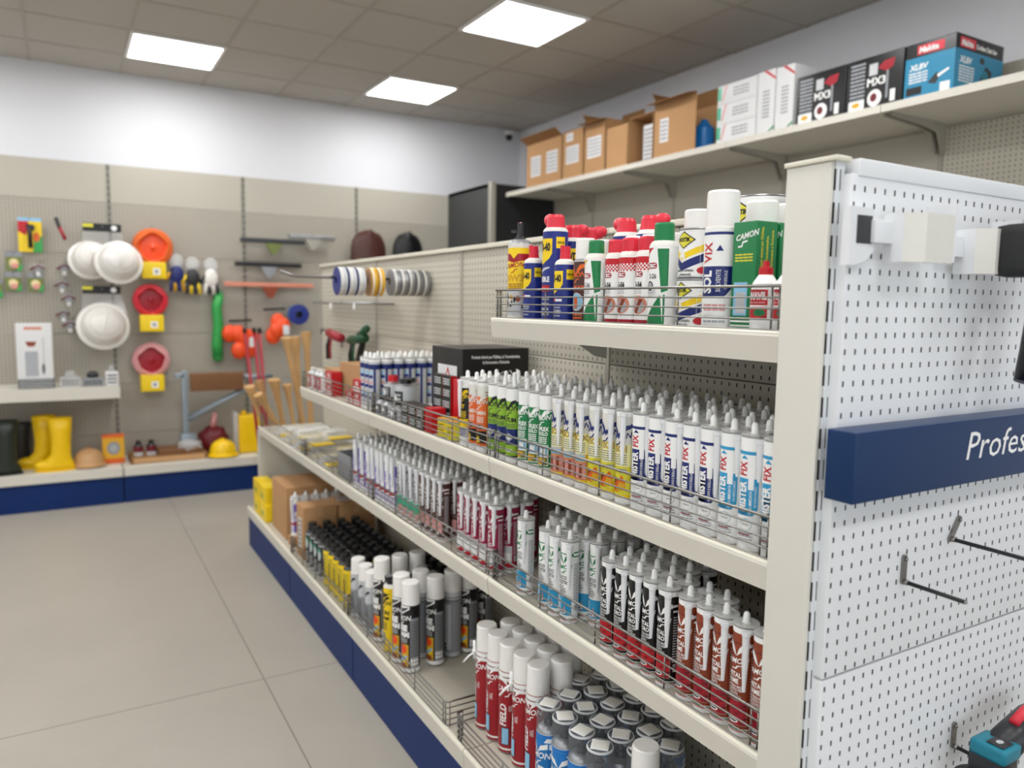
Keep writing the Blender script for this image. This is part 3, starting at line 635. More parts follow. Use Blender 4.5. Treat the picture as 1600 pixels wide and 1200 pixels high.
place(spray('spray_can', 'brown and orange spray can with white cap', .0265, .145, 'dark_brown', okay, 'cap_white', .0235, .052), 1.085, 1.510, Z4, SG)
def crc(kind, w):
    def f(m, s):
        h = .150 if kind < 2 else .165
        if kind == 1:
            m.rect(s, -.03, .04, h-.016, h-.003, 'red', 1)
            for r in range(4):
                for c in range(16):
                    if (r+c) % 2: m.rect(s, -.026+c*.004, -.022+c*.004, h-.020-r*.004, h-.016-r*.004, 'red', 1)
            m.ell(s, .002, .045, .021, .020, 'salmon', 1); m.ell(s, .004, .042, .013, .014, 'silver_ink', 2); m.poly(s, [(-.01, .03), (.0, .026), (.014, .056), (.006, .058)], 'brown', 3); m.rect(s, -.083, .083, .004, .013, 'crimson', 2)
        else:
            m.poly(s, [(.012, h-.006), (.036, h-.006), (.036, .075), (.022, .070)], 'green', 1); m.poly(s, [(.020, .066), (.026, .006), (-.022, .006)], 'green', 1); m.rect(s, .026, .03, .006, .066, 'green', 1)
            m.poly(s, [(-.022, h-.004), (.004, h-.004), (-.022, h-.022)], 'red' if kind == 2 else 'gold', 1)
            if kind == 2: m.ell(s, -.006, .084, .010, .010, 'charcoal', 1); m.ell(s, -.005, .085, .006, .006, 'silver_ink', 2)
        m.poly(s, [(-.015, h-.046), (.009, h-.046), (.012, h-.043), (.012, h-.037), (.009, h-.034), (-.015, h-.034)], 'crimson', 2); m.text(s, 'CRC', (-.001, h-.0435), .007, 'white', align='c', bold=.05, L=3)
        m.text(s, w, (.011, h-.066), .0095, 'black', align='r', bold=.02 if kind != 1 else .05, L=2, wide=.8); m.micro(s, -.018, .010, .068, .080, 3, 'silver_ink', 1)
    return f
place(spray('spray_can', 'white and green lubricant can marked 5-36 beside the brown can', .0265, .150, 'white', crc(0, '5-36'), 'green', .0185, .038, 'offwhite', capseg=10), 1.075, 1.452, Z4, SG)
R56 = spray('spray_can', '', .0255, .150, 'white', crc(1, '5-56'), 'bright_red', .0195, .036, 'offwhite', capseg=10)
for i, (x, y, n) in enumerate(((1.085, 1.388, 'beside the small green one, first of three alike'), (1.08, 1.333, 'in the middle of three alike'), (1.085, 1.281, 'last of three, touching the big green capped can'))):
    put(R56, (x, y, Z4), 'red capped 5-56 can with checkered band, '+n, SG)
place(spray('spray_can', 'white and green can marked 2-26 with large dark green cap', .030, .165, 'white', crc(2, '2-26'), 'green', .0215, .044, 'offwhite', capseg=12), 1.075, 1.219, Z4, SG)
def bostik(sc):
    def f(m, s):
        k = sc
        m.poly(s, [(-.030*k, .028*k), (-.008*k, .014*k), (.062*k, .040*k), (.062*k, .056*k), (-.008*k, .030*k), (-.030*k, .044*k)], 'navy_ink', 1); m.poly(s, [(-.030*k, .046*k), (-.010*k, .034*k), (.062*k, .060*k), (.062*k, .074*k), (-.010*k, .046*k), (-.030*k, .058*k)], 'yellow', 1)
        for q, c, L in ((1, 'black', 2), (.86, 'lemon', 3)): m.poly(s, [(-.004*k-.027*k*q, .074*k), (-.004*k, .074*k-.017*k*q), (-.004*k+.027*k*q, .074*k), (-.004*k, .074*k+.017*k*q)], c, L)
        m.text(s, 'BOSTIK', (-.004*k, .071*k), .0075*k, 'black', align='c', bold=.05, L=4, wide=.9); m.text(s, '99', (-.016*k, .036*k), .011*k, 'white', bold=.06, L=3)
        m.text(s, 'adesivo a contatto', (-.024*k, .013*k), .0055*k, 'charcoal', wide=.75, bold=.02, L=2); m.text(s, 'professionale', (-.016*k, .005*k), .0055*k, 'charcoal', wide=.75, bold=.02, L=2); m.ell(s, .038*k, .015*k, .012*k, .007*k, 'red', 2)
    return f
def tin(name, label, r, h, body, fn, lid='steel'):
    t = thing(name, label, 'tin'); m = M(); m.lathe([(0, 0, 'steel'), (r, 0, 'steel'), (r+.001, .002, 'steel'), (r, .004, body), (r, h-.004, 'steel'), (r+.001, h-.002, 'steel'), (r, h, 'steel')], 32)
    if fn: fn(m, cyl(r))
    m.build('tin_body', t); M().lathe([(r, h, lid), (r-.003, h, lid), (r-.004, h-.003, lid), (r*.85, h-.003, lid), (r*.84, h, lid), (0, h, lid)], 32).build('lid', t); return t
B = tin('adhesive_tin', '', .041, .097, 'white', bostik(1))
put(B, (1.092, 1.135, Z4), 'white adhesive tin with yellow and navy chevrons, lower of two stacked', 'stacked white adhesive tins'); put(B, (1.094, 1.135, Z4+.098), 'white adhesive tin with yellow and navy chevrons, on top of its twin', 'stacked white adhesive tins', .05)
put(tin('adhesive_tin', '', .058, .135, 'white', bostik(1.35)), (1.30, 1.17, Z4+.142), 'large white adhesive tin standing highest at the back of the top shelf')
put(tin('adhesive_tin', '', .058, .135, 'white', bostik(1.35)), (1.30, 1.17, Z4), 'large white adhesive tin at the back, under its twin')
def solvix(m, s):
    m.poly(s, [(-.028, .118), (.036, .118), (.036, .078), (.022, .062), (-.028, .062)], 'navy_ink', 1); m.rect(s, -.03, .06, .176, .181, 'navy_ink', 1); m.text(s, 'SOL', (-.004, .068), .019, 'white', rot=PI/2, bold=.04, wide=.86)
    m.text(s, 'VIX', (-.004, .124), .019, 'red', rot=PI/2, bold=.02, wide=.86); m.poly(s, [(.004, .146), (.018, .146), (.011, .157)], 'navy_ink', 1); m.text(s, 'SOLVENTE', (.014, .071), .0085, 'white', rot=PI/2, wide=.72); m.text(s, 'UNIVERSALE', (.026, .076), .0055, 'white', rot=PI/2, wide=.8)
    m.micro(s, -.02, .025, .034, .05, 2, 'pink', 1); m.micro(s, -.02, .025, .012, .028, 2, 'silver_ink', 1)
place(spray('spray_can', 'white and navy solvent spray can with big white cap', .0325, .188, 'white', solvix, 'cap_white', .031, .066, 'offwhite'), 1.075, 1.058, Z4, SG, .35)
PW = spray('spray_can', '', .0325, .175, 'white', lambda m, s: m.rect(s, -.03, .06, .16, .17, 'navy_ink', 1), 'cap_white', .031, .066, 'offwhite')
for x, y, n in ((1.165, 1.045, 'directly behind the solvent can'), (1.235, .985, 'behind the green boxes'), (1.235, 1.055, 'deep on the top shelf behind the adhesive tins'), (1.165, 1.215, 'behind the stacked adhesive tins')): put(PW, (x, y, Z4), 'white capped spray can '+n, SG)
def small_box(name, label, dx, dy, dz, mat, fx=None, fy=None, ft=None, cat='box', bev=.0012):
    """origin at the corner nearest the aisle and the camera; fx paints the aisle face, fy the camera face"""
    t = thing(name, label, cat); m = M(); m.box(0, dx, 0, dy, 0, dz, mat, bev=bev)
    if fx: fx(m, plane((0, dy, 0), (0, -1, 0), (0, 0, 1)))
    if fy: fy(m, plane((0, 0, 0), (1, 0, 0), (0, 0, 1)))
    if ft: ft(m, plane((0, dy, dz), (0, -1, 0), (1, 0, 0)))
    m.build('carton', t); return t
def gb_x(m, s):
    m.text(s, 'CAMON', (.008, .162), .010, 'white', bold=.03, shear=.3, rot=.18); m.poly(s, [(.012, .150), (.022, .151), (.024, .158), (.034, .160), (.034, .163), (.022, .161), (.020, .154), (.012, .153)], 'white', 1); m.micro(s, .006, .048, .124, .140, 3, 'lemon', 1)
    m.rect(s, .006, .038, .028, .088, 'sky', 1); m.rect(s, .012, .034, .032, .070, 'light_grey', 2)
    for z in (.008, .016): m.rect(s, .0, .055, z, z+.003, 'white', 1)
def gb_y(m, s):
    for i, w in enumerate(("Prodotti chimici per l'Edilizia,", 'la Termoidraulica,', "la Ferramenta e l'Industria")): m.text(s, w, (.016+.013*i, (.105, .12, .108)[i]), .0062, 'lemon', rot=PI/2, bold=.02, wide=.78)
    for z in (.008, .016): m.rect(s, .0, .052, z, z+.003, 'white', 1)
GB = small_box('product_box', '', .052, .055, .196, 'green', gb_x, gb_y)
for i, n in enumerate(('nearest the fence', 'in the middle of three', 'deepest of three, at the cream post')): put(GB, (1.062+.060*i, .962, Z4), 'tall green box with white lettering, '+n, 'tall green boxes on the top shelf')
def vina():
    t = thing('glue_bottle', '', 'glue bottle'); m = M(); m.lathe([(0, 0, 'white'), (.022, 0, 'white'), (.024, .004, 'white'), (.0235, .075, 'white'), (.022, .085, 'white'), (.012, .100, 'white'), (.011, .106, 'white'), (0, .106, 'white')], 24)
    s = cyl(.0238); m.rect(s, -.022, .022, .024, .074, 'red', 2); m.text(s, 'VINAVIL', (0, .057), .0125, 'white', align='c', bold=.04, L=3, wide=.62); m.rect(s, -.022, .022, .044, .047, 'white', 3); m.micro(s, -.018, .018, .049, .054, 1, 'pink', 3); m.ell(s, .008, .034, .011, .006, 'green', 3); m.build('bottle', t)
    m = M(); m.lathe([(.0125, .100, 'red'), (.012, .112, 'red'), (.006, .114, 'red'), (.005, .124, 'red'), (.0, .125, 'red')], 18); m.build('cap', t); return t
V = vina(); put(V, (1.062, .938, Z4), 'white glue bottle with red label and cap, in front of the green boxes', 'glue bottles'); put(V, (1.064, .889, Z4), 'white glue bottle with red label, partly hidden by the cream post', 'glue bottles')
for x, y, sd, n in ((1.155, 1.665, -1, 'second row, behind the tall flexible can'), (1.225, 1.69, -1, 'third row, flap pointing to the fence end'), (1.165, 1.455, 1, 'second row behind the small green capped can'), (1.17, 1.375, -1, 'second row behind the checkered cans')):
    place(wd_can(.0325, .205, 'navy spray can with red flap trigger, '+n, 'FLEXIBLE', side=sd, straw=True), x, y, Z4, 'navy spray cans with flap triggers', rz=(0, .4, .9, 1.5)[int(x*100) % 4])
for i, (x, y) in enumerate(((1.145, 1.52), (1.145, 1.395), (1.145, 1.335), (1.145, 1.28))):
    put(PW, (x, y, Z4), 'low white capped spray can, '+['behind the brown can', 'behind the 5-36 can', 'behind the middle checkered can', 'behind the last checkered can'][i], SG, scale=(.85, .85, .82))
m = M()
for k in range(9): m.lathe([(.018, .01*k, 'black'), (.021, .01*k+.005, 'black'), (.018, .01*k+.01, 'black')], 18)
m.lathe([(.018, .09, 'black'), (0, .092, 'black')], 18); t = thing('ribbed_hose', 'black ribbed sleeve beside the large tin at the back of the top shelf', 'hose', (1.30, 1.075, Z4+.19)); m.build('sleeve', t); M().lathe([(0, -.19, 'cardboard'), (.03, -.19, 'cardboard'), (.03, 0, 'cardboard'), (0, 0, 'cardboard')], 20).build('tube_box', t)
# ------------------------------------------------------------------ base shelf: foams and gun cans
def adaptor(t, z, a):
    m = M(); r = .037; x, y = r*math.cos(a), r*math.sin(a); m.tube([(x, y, z-.02), (x*1.02, y*1.02, z+.035)], .0045, 'white', 10); m.tube([(x, y, z), (x*1.45, y*1.45, z-.012), (x*1.9, y*1.9, z-.03)], .003, 'white', 8); m.ball((x, y, z+.004), .007, .007, .006, 'white', seg=12); m.build('foam_nozzle', t)
def foam(body, fn, label='', ada=None, h=.245, r=.0325, ch=.075):
    t = spray('foam_can', label, r, h, body, fn, 'cap_white', .0315, ch, 'offwhite', cz=.002)
    if ada is not None: adaptor(t, h-.01, ada)
    return t
def fire(m, s):
    h = .243; m.rect(s, -.1, .1, .006, .020, 'white', 1)
    m.poly(s, [(-.034, h), (-.034, h-.03), (-.008, h-.036), (.034, h-.010), (.034, h)], 'white', 1)
    for k in range(3): m.poly(s, [(-.030+.012*k, h-.022), (-.006+.012*k, h-.010), (.03, h-.004), (.03, h-.006), (-.004+.012*k, h-.014), (-.026+.012*k, h-.027)], 'charcoal', 2)
    camon(m, s, .190, .0165, 'white'); m.text(s, 'FIRE', (.0, .155), .0195, 'white', bold=.08, align='c'); m.text(s, 'FOAM', (.0, .133), .0165, 'white', bold=.08, align='c'); m.micro(s, -.024, .026, .110, .128, 3, 'light_grey', 2)
    m.rect(s, -.028, .030, .022, .106, 'gold', 1); m.ell(s, .008, .088, .016, .015, 'flame', 2); m.ell(s, -.014, .078, .013, .020, 'salmon', 2); m.ell(s, .014, .055, .013, .014, 'yellow', 2); m.poly(s, [(-.01, .106), (.0, .092), (.010, .106)], 'crimson', 3)
    m.rect(s, -.012, -.002, .045, .095, 'grey', 3); m.rect(s, -.0105, -.0035, .048, .088, 'blue', 4); m.poly(s, [(-.01, .045), (.0, .038), (.028, .062), (.022, .068)], 'sky', 3); m.poly(s, [(-.026, .024), (.028, .024), (.020, .040), (-.018, .036)], 'brown', 3)
    m.rect(s, .036, .070, .02, .2, 'grey', 1); m.micro(s, .038, .068, .06, .19, 16, 'charcoal', 2, 4)
    for k in range(6): m.rect(s, .038+.010*(k % 3), .046+.010*(k % 3), .030+.013*(k//3), .040+.013*(k//3), 'white', 2)
def greyfoam(m, s):
    m.rect(s, -.04, .09, .02, .22, 'grey', 1); m.rect(s, .0, .03, .03, .20, 'light_grey', 2); m.micro(s, -.03, -.002, .07, .19, 16, 'charcoal', 2, 4); m.rect(s, -.1, .1, .225, .228, 'charcoal', 1); m.rect(s, -.1, .1, .212, .215, 'charcoal', 1)
    for k in range(6): m.rect(s, -.02+.012*(k % 3), -.011+.012*(k % 3), .030+.014*(k//3), .041+.014*(k//3), 'charcoal', 3)
def redfoam(m, s):
    m.rect(s, -.11, .11, .012, .018, 'white', 1); m.rect(s, -.11, .11, .218, .243, 'white', 1); m.rect(s, -.11, .11, .228, .231, 'maroon', 2); wave(m, s, .222, 'white', 2, .024); camon(m, s, .190, .0150, 'white')
    m.text(s, 'FIELD', (-.006, .085), .021, 'white', rot=PI/2, bold=.03, wide=.9); m.text(s, 'SEL', (.012, .13), .010, 'white', rot=PI/2); m.micro(s, .034, .072, .085, .205, 18, 'pink', 2, 4); m.rect(s, .036, .072, .118, .126, 'offwhite', 3)
    m.rect(s, -.020, .004, .028, .080, 'black', 3); m.rect(s, -.018, .002, .030, .078, 'sky', 4)
    for k in range(4): m.rect(s, .036+.010*k, .044+.010*k, .056, .066, 'white', 3)
def yellowfoam(m, s):
    m.rect(s, -.11, .11, .012, .215, 'yellow', 1); m.poly(s, [(-.03, .225), (.0, .205), (.03, .225)], 'black', 2); wave(m, s, .205, 'black', 2, .022); camon(m, s, .180, .0145, 'black'); m.text(s, 'GUN', (-.02, .145), .015, 'black', bold=.05); m.text(s, 'FOAM', (-.024, .125), .013, 'black', bold=.05); m.micro(s, -.02, .02, .085, .118, 5, 'charcoal', 2); m.rect(s, -.012, .010, .025, .075, 'grey', 2)
FG = 'white capped foam cans on the gondola base shelf'
FF = foam('black', fire); FA = foam('black', fire, ada=PI+1.3); GF = foam('light_grey', greyfoam); RF = foam('can_red', redfoam); RA = foam('can_red', redfoam, ada=PI-.4); YF = foam('yellow', yellowfoam)
def gun_top(t, h):
    c = [x for x in bpy.data.objects if x.parent == t and x.name.startswith('cap')]
    for x in c: bpy.data.objects.remove(x)
    m = M(); m.lathe([(.022, h+.006, 'black'), (.02, h+.03, 'black'), (.012, h+.034, 'black'), (0, h+.034, 'black')], 16); m.box(-.03, .03, -.012, .012, h+.03, h+.038, 'black', bev=.002); m.build('gun_adaptor', t)
    m = M(); m.box(-.024, .010, -.010, .014, h+.0385, h+.041, 'foil'); m.box(-.036, -.030, -.002, .002, h+.02, h+.05, 'white'); m.build('leaflet', t)
for i, (x, y, pr, n) in enumerate(((1.004, 2.385, FF, 'black fire foam can at the fence, closest to the bare shelf area'), (1.004, 2.470, FA, 'black fire foam can behind its twin at the fence'), (1.103, 2.395, FF, 'black fire foam can standing alone in the second row'),
        (1.080, 2.475, GF, 'grey labelled foam can behind the two fire foams at the fence'), (1.185, 2.425, GF, 'grey labelled foam can beside the lone fire foam'), (1.255, 2.425, FF, 'black fire foam can deep under the lower shelf'), (1.33, 2.44, FF, 'black fire foam can deepest under the lower shelf'),
        (1.004, 2.665, FF, 'black fire foam can beyond the yellow can at the fence'), (1.078, 2.668, GF, 'white capped foam can in the far row, second from the fence'), (1.150, 2.668, GF, 'white capped foam can in the far row, third from the fence'))):
    put(pr, (x, y, Z1), n, FG)
gun_top(YF, .245); put(YF, (1.006, 2.565, Z1), 'yellow gun foam can with black adaptor and leaflet on top', FG)
YF2 = foam('charcoal', greyfoam); gun_top(YF2, .245)
for i, (x, y) in enumerate(((1.08, 2.56), (1.155, 2.53), (1.15, 2.60))): put(YF2, (x, y, Z1), 'dark gun foam can with black adaptor, '+['beside the yellow can', 'third from the fence', 'farther from the camera in its pair'][i], FG)
rows = [(1.068, [1.948, 1.878, 1.806, 1.728, 1.656]), (1.142, [1.935, 1.864, 1.794, 1.723, 1.652]), (1.216, [1.925, 1.853, 1.782, 1.711])]
for r, (x, ys) in enumerate(rows):
    for i, y in enumerate(ys):
        put(RA if (r, i) in ((0, 0), (0, 3)) else RF, (x, y, Z1), f'red foam can with white cap, {ROW[r]}, {ORD[i]} counted from the bare shelf area', 'red foam cans', (0, .2, .9, .1, .3)[i])
def bluecan(m, s):
    m.rect(s, -.11, .11, .168, .188, 'white', 1); m.rect(s, -.11, .11, .180, .188, 'blue', 2); m.rect(s, .034, .11, .150, .165, 'white', 1); m.poly(s, [(-.028, .180), (.028, .180), (.0, .142)], 'blue', 3)
    for sg in (-1, 1): m.poly(s, [(0, .138), (sg*.010, .158), (sg*.030, .166), (sg*.030, .152), (sg*.012, .146)], 'white', 4)
    camon(m, s, .122, .0165, 'white'); m.text(s, 'PUR', (0, .078), .023, 'white', bold=.06, align='c'); m.micro(s, -.024, .024, .050, .072, 4, 'white', 2); m.rect(s, -.026, .026, .015, .046, 'sky', 2)
BC = spray('gun_foam_can', '', .0325, .190, 'can_blue', bluecan, None, 0, 0, 'foil')
m = M(); m.lathe([(.0318, .188, 'smoky'), (.0324, .192, 'smoky'), (.0322, .256, 'smoky'), (.0305, .259, 'smoky'), (0, .259, 'smoky')], 26); m.lathe([(.0324, .2545, 'light_grey'), (.0326, .2560, 'light_grey'), (.0310, .2595, 'light_grey'), (.0296, .2596, 'light_grey')], 26); m.lathe([(.0326, .188, 'light_grey'), (.0326, .190, 'light_grey')], 26); m.build('clear_cap', BC)
m = M(); T = Matrix.Rotation(.6, 4, 'Z'); m.box(-.0205, .0205, -.021, .021, .2598, .2618, 'box_white', T=T, bev=.0008); m.box(-.0165, .0165, -.017, .017, .2619, .2626, 'offwhite', T=T); m.build('leaflet', BC)
m = M(); m.lathe([(.013, .206, 'black'), (.012, .222, 'black'), (.007, .224, 'black'), (.006, .236, 'black'), (0, .237, 'black')], 16); m.build('valve', BC)
rows = [(1.045, [1.565, 1.493, 1.420, 1.347]), (1.117, [1.578, 1.506, 1.433, 1.360, 1.287]), (1.19, [1.635, 1.560, 1.487, 1.414, 1.341, 1.268]), (1.263, [1.63, 1.557, 1.484, 1.411, 1.338])]
for r, (x, ys) in enumerate(rows):
    for i, y in enumerate(ys): put(BC, (x, y, Z1), f'blue gun foam can with clear cap, {ROW[r]}, {ORD[i]} counted from the red cans', 'blue gun foam cans', (0, .5, -.3, .2, 1.0, .1)[i])
put(foam('can_blue', bluecan, ada=PI+2.2), (1.072, 1.218, Z1), 'blue foam can with tall white cap, cut by the bottom of the frame', FG)
def darkcan(m, s): m.rect(s, -.1, .1, .02, .16, 'charcoal', 1); m.ell(s, 0, .12, .02, .03, 'mint', 2); m.ell(s, .004, .115, .014, .022, 'light_grey', 3); m.micro(s, -.02, .02, .03, .08, 6, 'light_grey', 2); m.rect(s, .03, .055, .03, .15, 'grey', 2)
def lemcan(m, s): m.rect(s, -.1, .1, .012, .165, 'yellow', 1); m.micro(s, -.024, .026, .03, .15, 12, 'olive', 2); m.text(s, 'GREASE', (.008, .04), .017, 'black', rot=PI/2, bold=.05, L=3)
DC = spray('spray_can', '', .0325, .165, 'light_grey', darkcan, 'black', .022, .045, 'charcoal'); LC = spray('spray_can', '', .0325, .165, 'lemon', lemcan, 'black', .021, .045, 'charcoal')
for r in range(4):
    for i in range(5): put(LC, (1.005+.072*r, 3.03+.072*i, Z1), f'yellow spray can with black cap, {ROW[r]}, {ORD[i]} counted from the white caps', 'yellow cans with black caps')
    for i in range(4): put(DC, (1.005+.072*r, 3.40+.070*i, Z1), f'dark green patterned can with black cap, {ROW[r]}, {ORD[i]} counted from the yellow cans', 'dark cans with black caps')
for r in range(4):
    for i in range(3):
        if r+i > 0 or 1: put(DC, (1.08+.072*r, 2.75+.075*i, Z1), f'dark can with black cap behind the silver cans, {ROW[r]}, {ORD[i]} towards the wall', 'dark cans with black caps behind the silver ones', scale=(1, 1, 1.05))
SC = spray('spray_can', '', .031, .185, 'light_grey', greyfoam if False else (lambda m, s: (m.rect(s, -.03, .05, .02, .12, 'grey', 1), wave(m, s, .16, 'charcoal', 2, .02), m.micro(s, -.02, .02, .04, .11, 8, 'charcoal', 2))), 'cap_white', .029, .055, 'offwhite')
for i, y in enumerate((2.755, 2.835, 2.925)): put(SC, (1.0, y, Z1), 'short silver can with white cap, '+['touching the dark labelled foam can', 'in the middle of three', 'beside the yellow cans'][i], 'short silver cans with white caps')
# cartons at the far end of the base shelf
def lab(u0, u1, v0, v1, mat='box_white'):
    return lambda m, s: (m.rect(s, u0, u1, v0, v1, mat, 1), m.micro(s, u0+.006, u1-.006, v0+.006, v1-.006, 6, 'charcoal', 2))
def both(*f): return lambda m, s: [g(m, s) for g in f]
tape = lambda w, z: (lambda m, s: m.rect(s, w*.42, w*.58, z*.8, z, 'tan', 1))
small_box('cardboard_box', 'tall brown carton with white side label on the base shelf', .17, .13, .265, 'cardboard', both(lab(.03, .09, .05, .20)), tape(.17, .265)).location = (.985, 3.70, Z1)
small_box('cardboard_box', 'brown carton with white label on its lid, deeper on the base shelf', .19, .16, .262, 'cardboard', None, tape(.19, .262), lab(.02, .1, .02, .09)).location = (1.165, 3.70, Z1)
small_box('cardboard_box', 'wide brown carton at the far end of the base shelf', .40, .32, .285, 'cardboard', None, None).location = (.990, 4.06, Z1)
for i in range(5): put(CK['violet'], (1.015+.055*i, 3.97, Z1+.05), 'white tipped cartridge between the cartons, '+ORD[i]+' from the aisle', 'white cartridges between the cartons')
o = small_box('cardboard_box', 'low open tray holding the white cartridges between the cartons', .30, .07, .048, 'cardboard'); o.location = (.985, 3.935, Z1)
yb = small_box('product_box', '', .085, .15, .10, 'yellow', lab(.03, .10, .02, .06, 'lemon'))
for i, (x, y, z) in enumerate(((.965, 4.44, 0), (.965, 4.61, 0), (.968, 4.46, .101), (.968, 4.63, .101))): put(yb, (x, y, Z1+z), 'yellow box at the far end of the base shelf, '+['lower one by the carton', 'lower one at the end', 'upper one by the carton', 'upper one at the end'][i], 'yellow boxes on the base shelf')
# ------------------------------------------------------------------ upper shelf, far half
def bb_y(m, s):
    for i, w in enumerate(("Prodotti chimici per l'Edilizia, la Termoidraulica,", "la Ferramenta e l'Industria")): m.text(s, w, (.128, .252-.018*i), .0100, 'white', align='c', bold=.03, wide=.68)
    m.rect(s, .05, .20, .165, .168, 'white', 1); m.text(s, 'CAMON', (.125, .165), .036, 'white', align='c', bold=.04, shear=.3, rot=.12, wide=.95); m.text(s, 'CAMON', (.127, .167), .033, 'black', align='c', bold=.01, shear=.3, rot=.12, wide=.95, L=3)
    for k in range(7): m.poly(s, [(.004+.036*k, .01), (.014+.036*k, .01), (.035+.033*k, .15), (.028+.033*k, .15)], 'charcoal', 1)
def bb_x(m, s):
    m.rect(s, .05, .20, .02, .225, 'box_white', 1); m.poly(s, [(.13, .10), (.165, .16), (.13, .22), (.095, .16)], 'red', 2); m.poly(s, [(.13, .115), (.156, .16), (.13, .205), (.104, .16)], 'white', 3); m.ell(s, .13, .16, .012, .018, 'black', 4); m.micro(s, .06, .19, .03, .09, 5, 'charcoal', 2)
small_box('cardboard_box', 'black carton with white lettering standing against the gondola divider', .257, .24, .285, 'black', bb_x, bb_y).location = (1.13, 2.25, Z2)
def mx(m, s): m.micro(s, .005, .058, .004, .030, 3, 'light_grey', 1, 6); m.rect(s, .058, .062, .002, .034, 'green', 1); m.text(s, 'B13', (.022, .010), .014, 'silver_ink', bold=.06)
KB = small_box('product_box', '', .054, .066, .038, 'black', mx, lambda m, s: m.rect(s, .0, .054, 0, .038, 'red', 1))
pos = [(1.108, 2.292, 5), (1.108, 2.362, 5), (1.047, 2.445, 2), (1.047, 2.515, 2), (1.047, 2.375, 2)]
for a, (x, y, n) in enumerate(pos):
    for k in range(n):
        if x > 1.06 or k >= 0: put(KB, (x, y, Z2+.0385*k), f'small black box with grey print, {ORD[k]} up in the {ORD[a]} stack', 'small black printed boxes', random.uniform(-.02, .02))
RBx = small_box('product_box', '', .075, .055, .185, 'red', lambda m, s: (m.poly(s, [(.01, .02), (.045, .10), (.04, .105), (.006, .03)], 'crimson', 1),))
put(RBx, (1.110, 2.222, Z2), 'tall plain red box behind the black and yellow cartridge', 'plain red boxes')
put(RBx, (1.047, 2.310, Z2), 'short red box at the fence beside the small black boxes', 'plain red boxes', scale=(.7, 1, .45))
TN = tin('paste_tin', '', .033, .062, 'lemon', lambda m, s: (m.rect(s, -.03, .03, .012, .05, 'yellow', 1), m.micro(s, -.024, .024, .014, .048, 4, 'olive', 2)), 'gold')
for i, y in enumerate((2.165, 2.238)): put(TN, (1.072, y, Z2), 'low olive and yellow tin at the fence, '+['beside the black and yellow cartridge', 'beside the short red box'][i], 'low yellow tins')
def jar(x, y, r, h, body, cap, label, ink='charcoal', ch=.018, z=Z2):
    t = thing('metal_jar', label, 'jar', (x, y, z)); m = M(); m.lathe([(0, 0, 'steel'), (r, 0, 'steel'), (r, .004, body), (r, h, 'steel'), (r*.55, h+.008, 'steel'), (r*.5, h+.012, 'steel'), (0, h+.012, 'steel')], 22); s = cyl(r); m.rect(s, -r*.8, r*.9, h*.15, h*.85, ink, 1); m.micro(s, -r*.7, r*.7, h*.2, h*.8, 5, 'light_grey', 2); m.ell(s, 0, h*.55, r*.35, h*.18, 'white', 3); m.build('jar_body', t)
    M().lathe([(r*.55, h+.006, cap), (r*.53, h+.006+ch, cap), (0, h+.006+ch, cap)], 20).build('lid', t)
jar(1.12, 2.84, .038, .075, 'light_grey', 'red', 'metal jar with red lid standing on the tins', ch=.026, z=Z2+.04)
jar(1.10, 2.66, .042, .125, 'light_grey', 'black', 'large metal jar with dark label and black lid')
jar(1.15, 2.745, .040, .12, 'light_grey', 'black', 'plain metal jar between the two lidded jars', 'silver_ink')
for i, (x, y) in enumerate(((1.063, 2.80), (1.063, 2.73), (1.055, 2.62))): jar(x, y, .028, .050, 'light_grey', 'charcoal', 'low grey jar at the fence, '+['below the red lidded jar', 'in the middle of three', 'beside the small black boxes'][i])
o = tin('paste_tin', 'flat tin carrying the red lidded jar', .042, .038, 'charcoal', None); o.location = (1.125, 2.845, Z2)
small_box('cardboard_box', 'brown carton beside the navy striped cartridges on the upper shelf', .20, .37, .155, 'cardboard', lab(.28, .36, .01, .06), tape(.20, .155)).location = (1.105, 3.10, Z2)
small_box('cardboard_box', 'lower brown carton at the far end of the upper shelf', .22, .28, .105, 'cardboard', None, tape(.2, .105)).location = (1.12, 3.50, Z2)
rb = small_box('product_box', '', .05, .09, .055, 'red', lambda m, s: (m.rect(s, .004, .086, .005, .024, 'white', 1), m.micro(s, .008, .08, .008, .022, 1, 'red', 2), m.text(s, 'CRC', (.03, .031), .015, 'white', bold=.05)))
for i, (y, z) in enumerate(((3.03, 0), (3.03, .056), (3.125, 0), (3.42, 0), (3.42, .056))): put(rb, (1.048, y, Z2+z), 'small red and white box on the upper shelf, '+['bottom by the blue cartridges', 'top by the blue cartridges', 'single before the brown carton', 'bottom at the far carton', 'top at the far carton'][i], 'small red and white boxes')
for i, y in enumerate((3.60, 3.67, 3.76)): jar(1.062, y, .027, .085, 'white', 'offwhite', 'white and red jar at the far end of the upper shelf, '+ORD[i]+' counted outward', 'red')
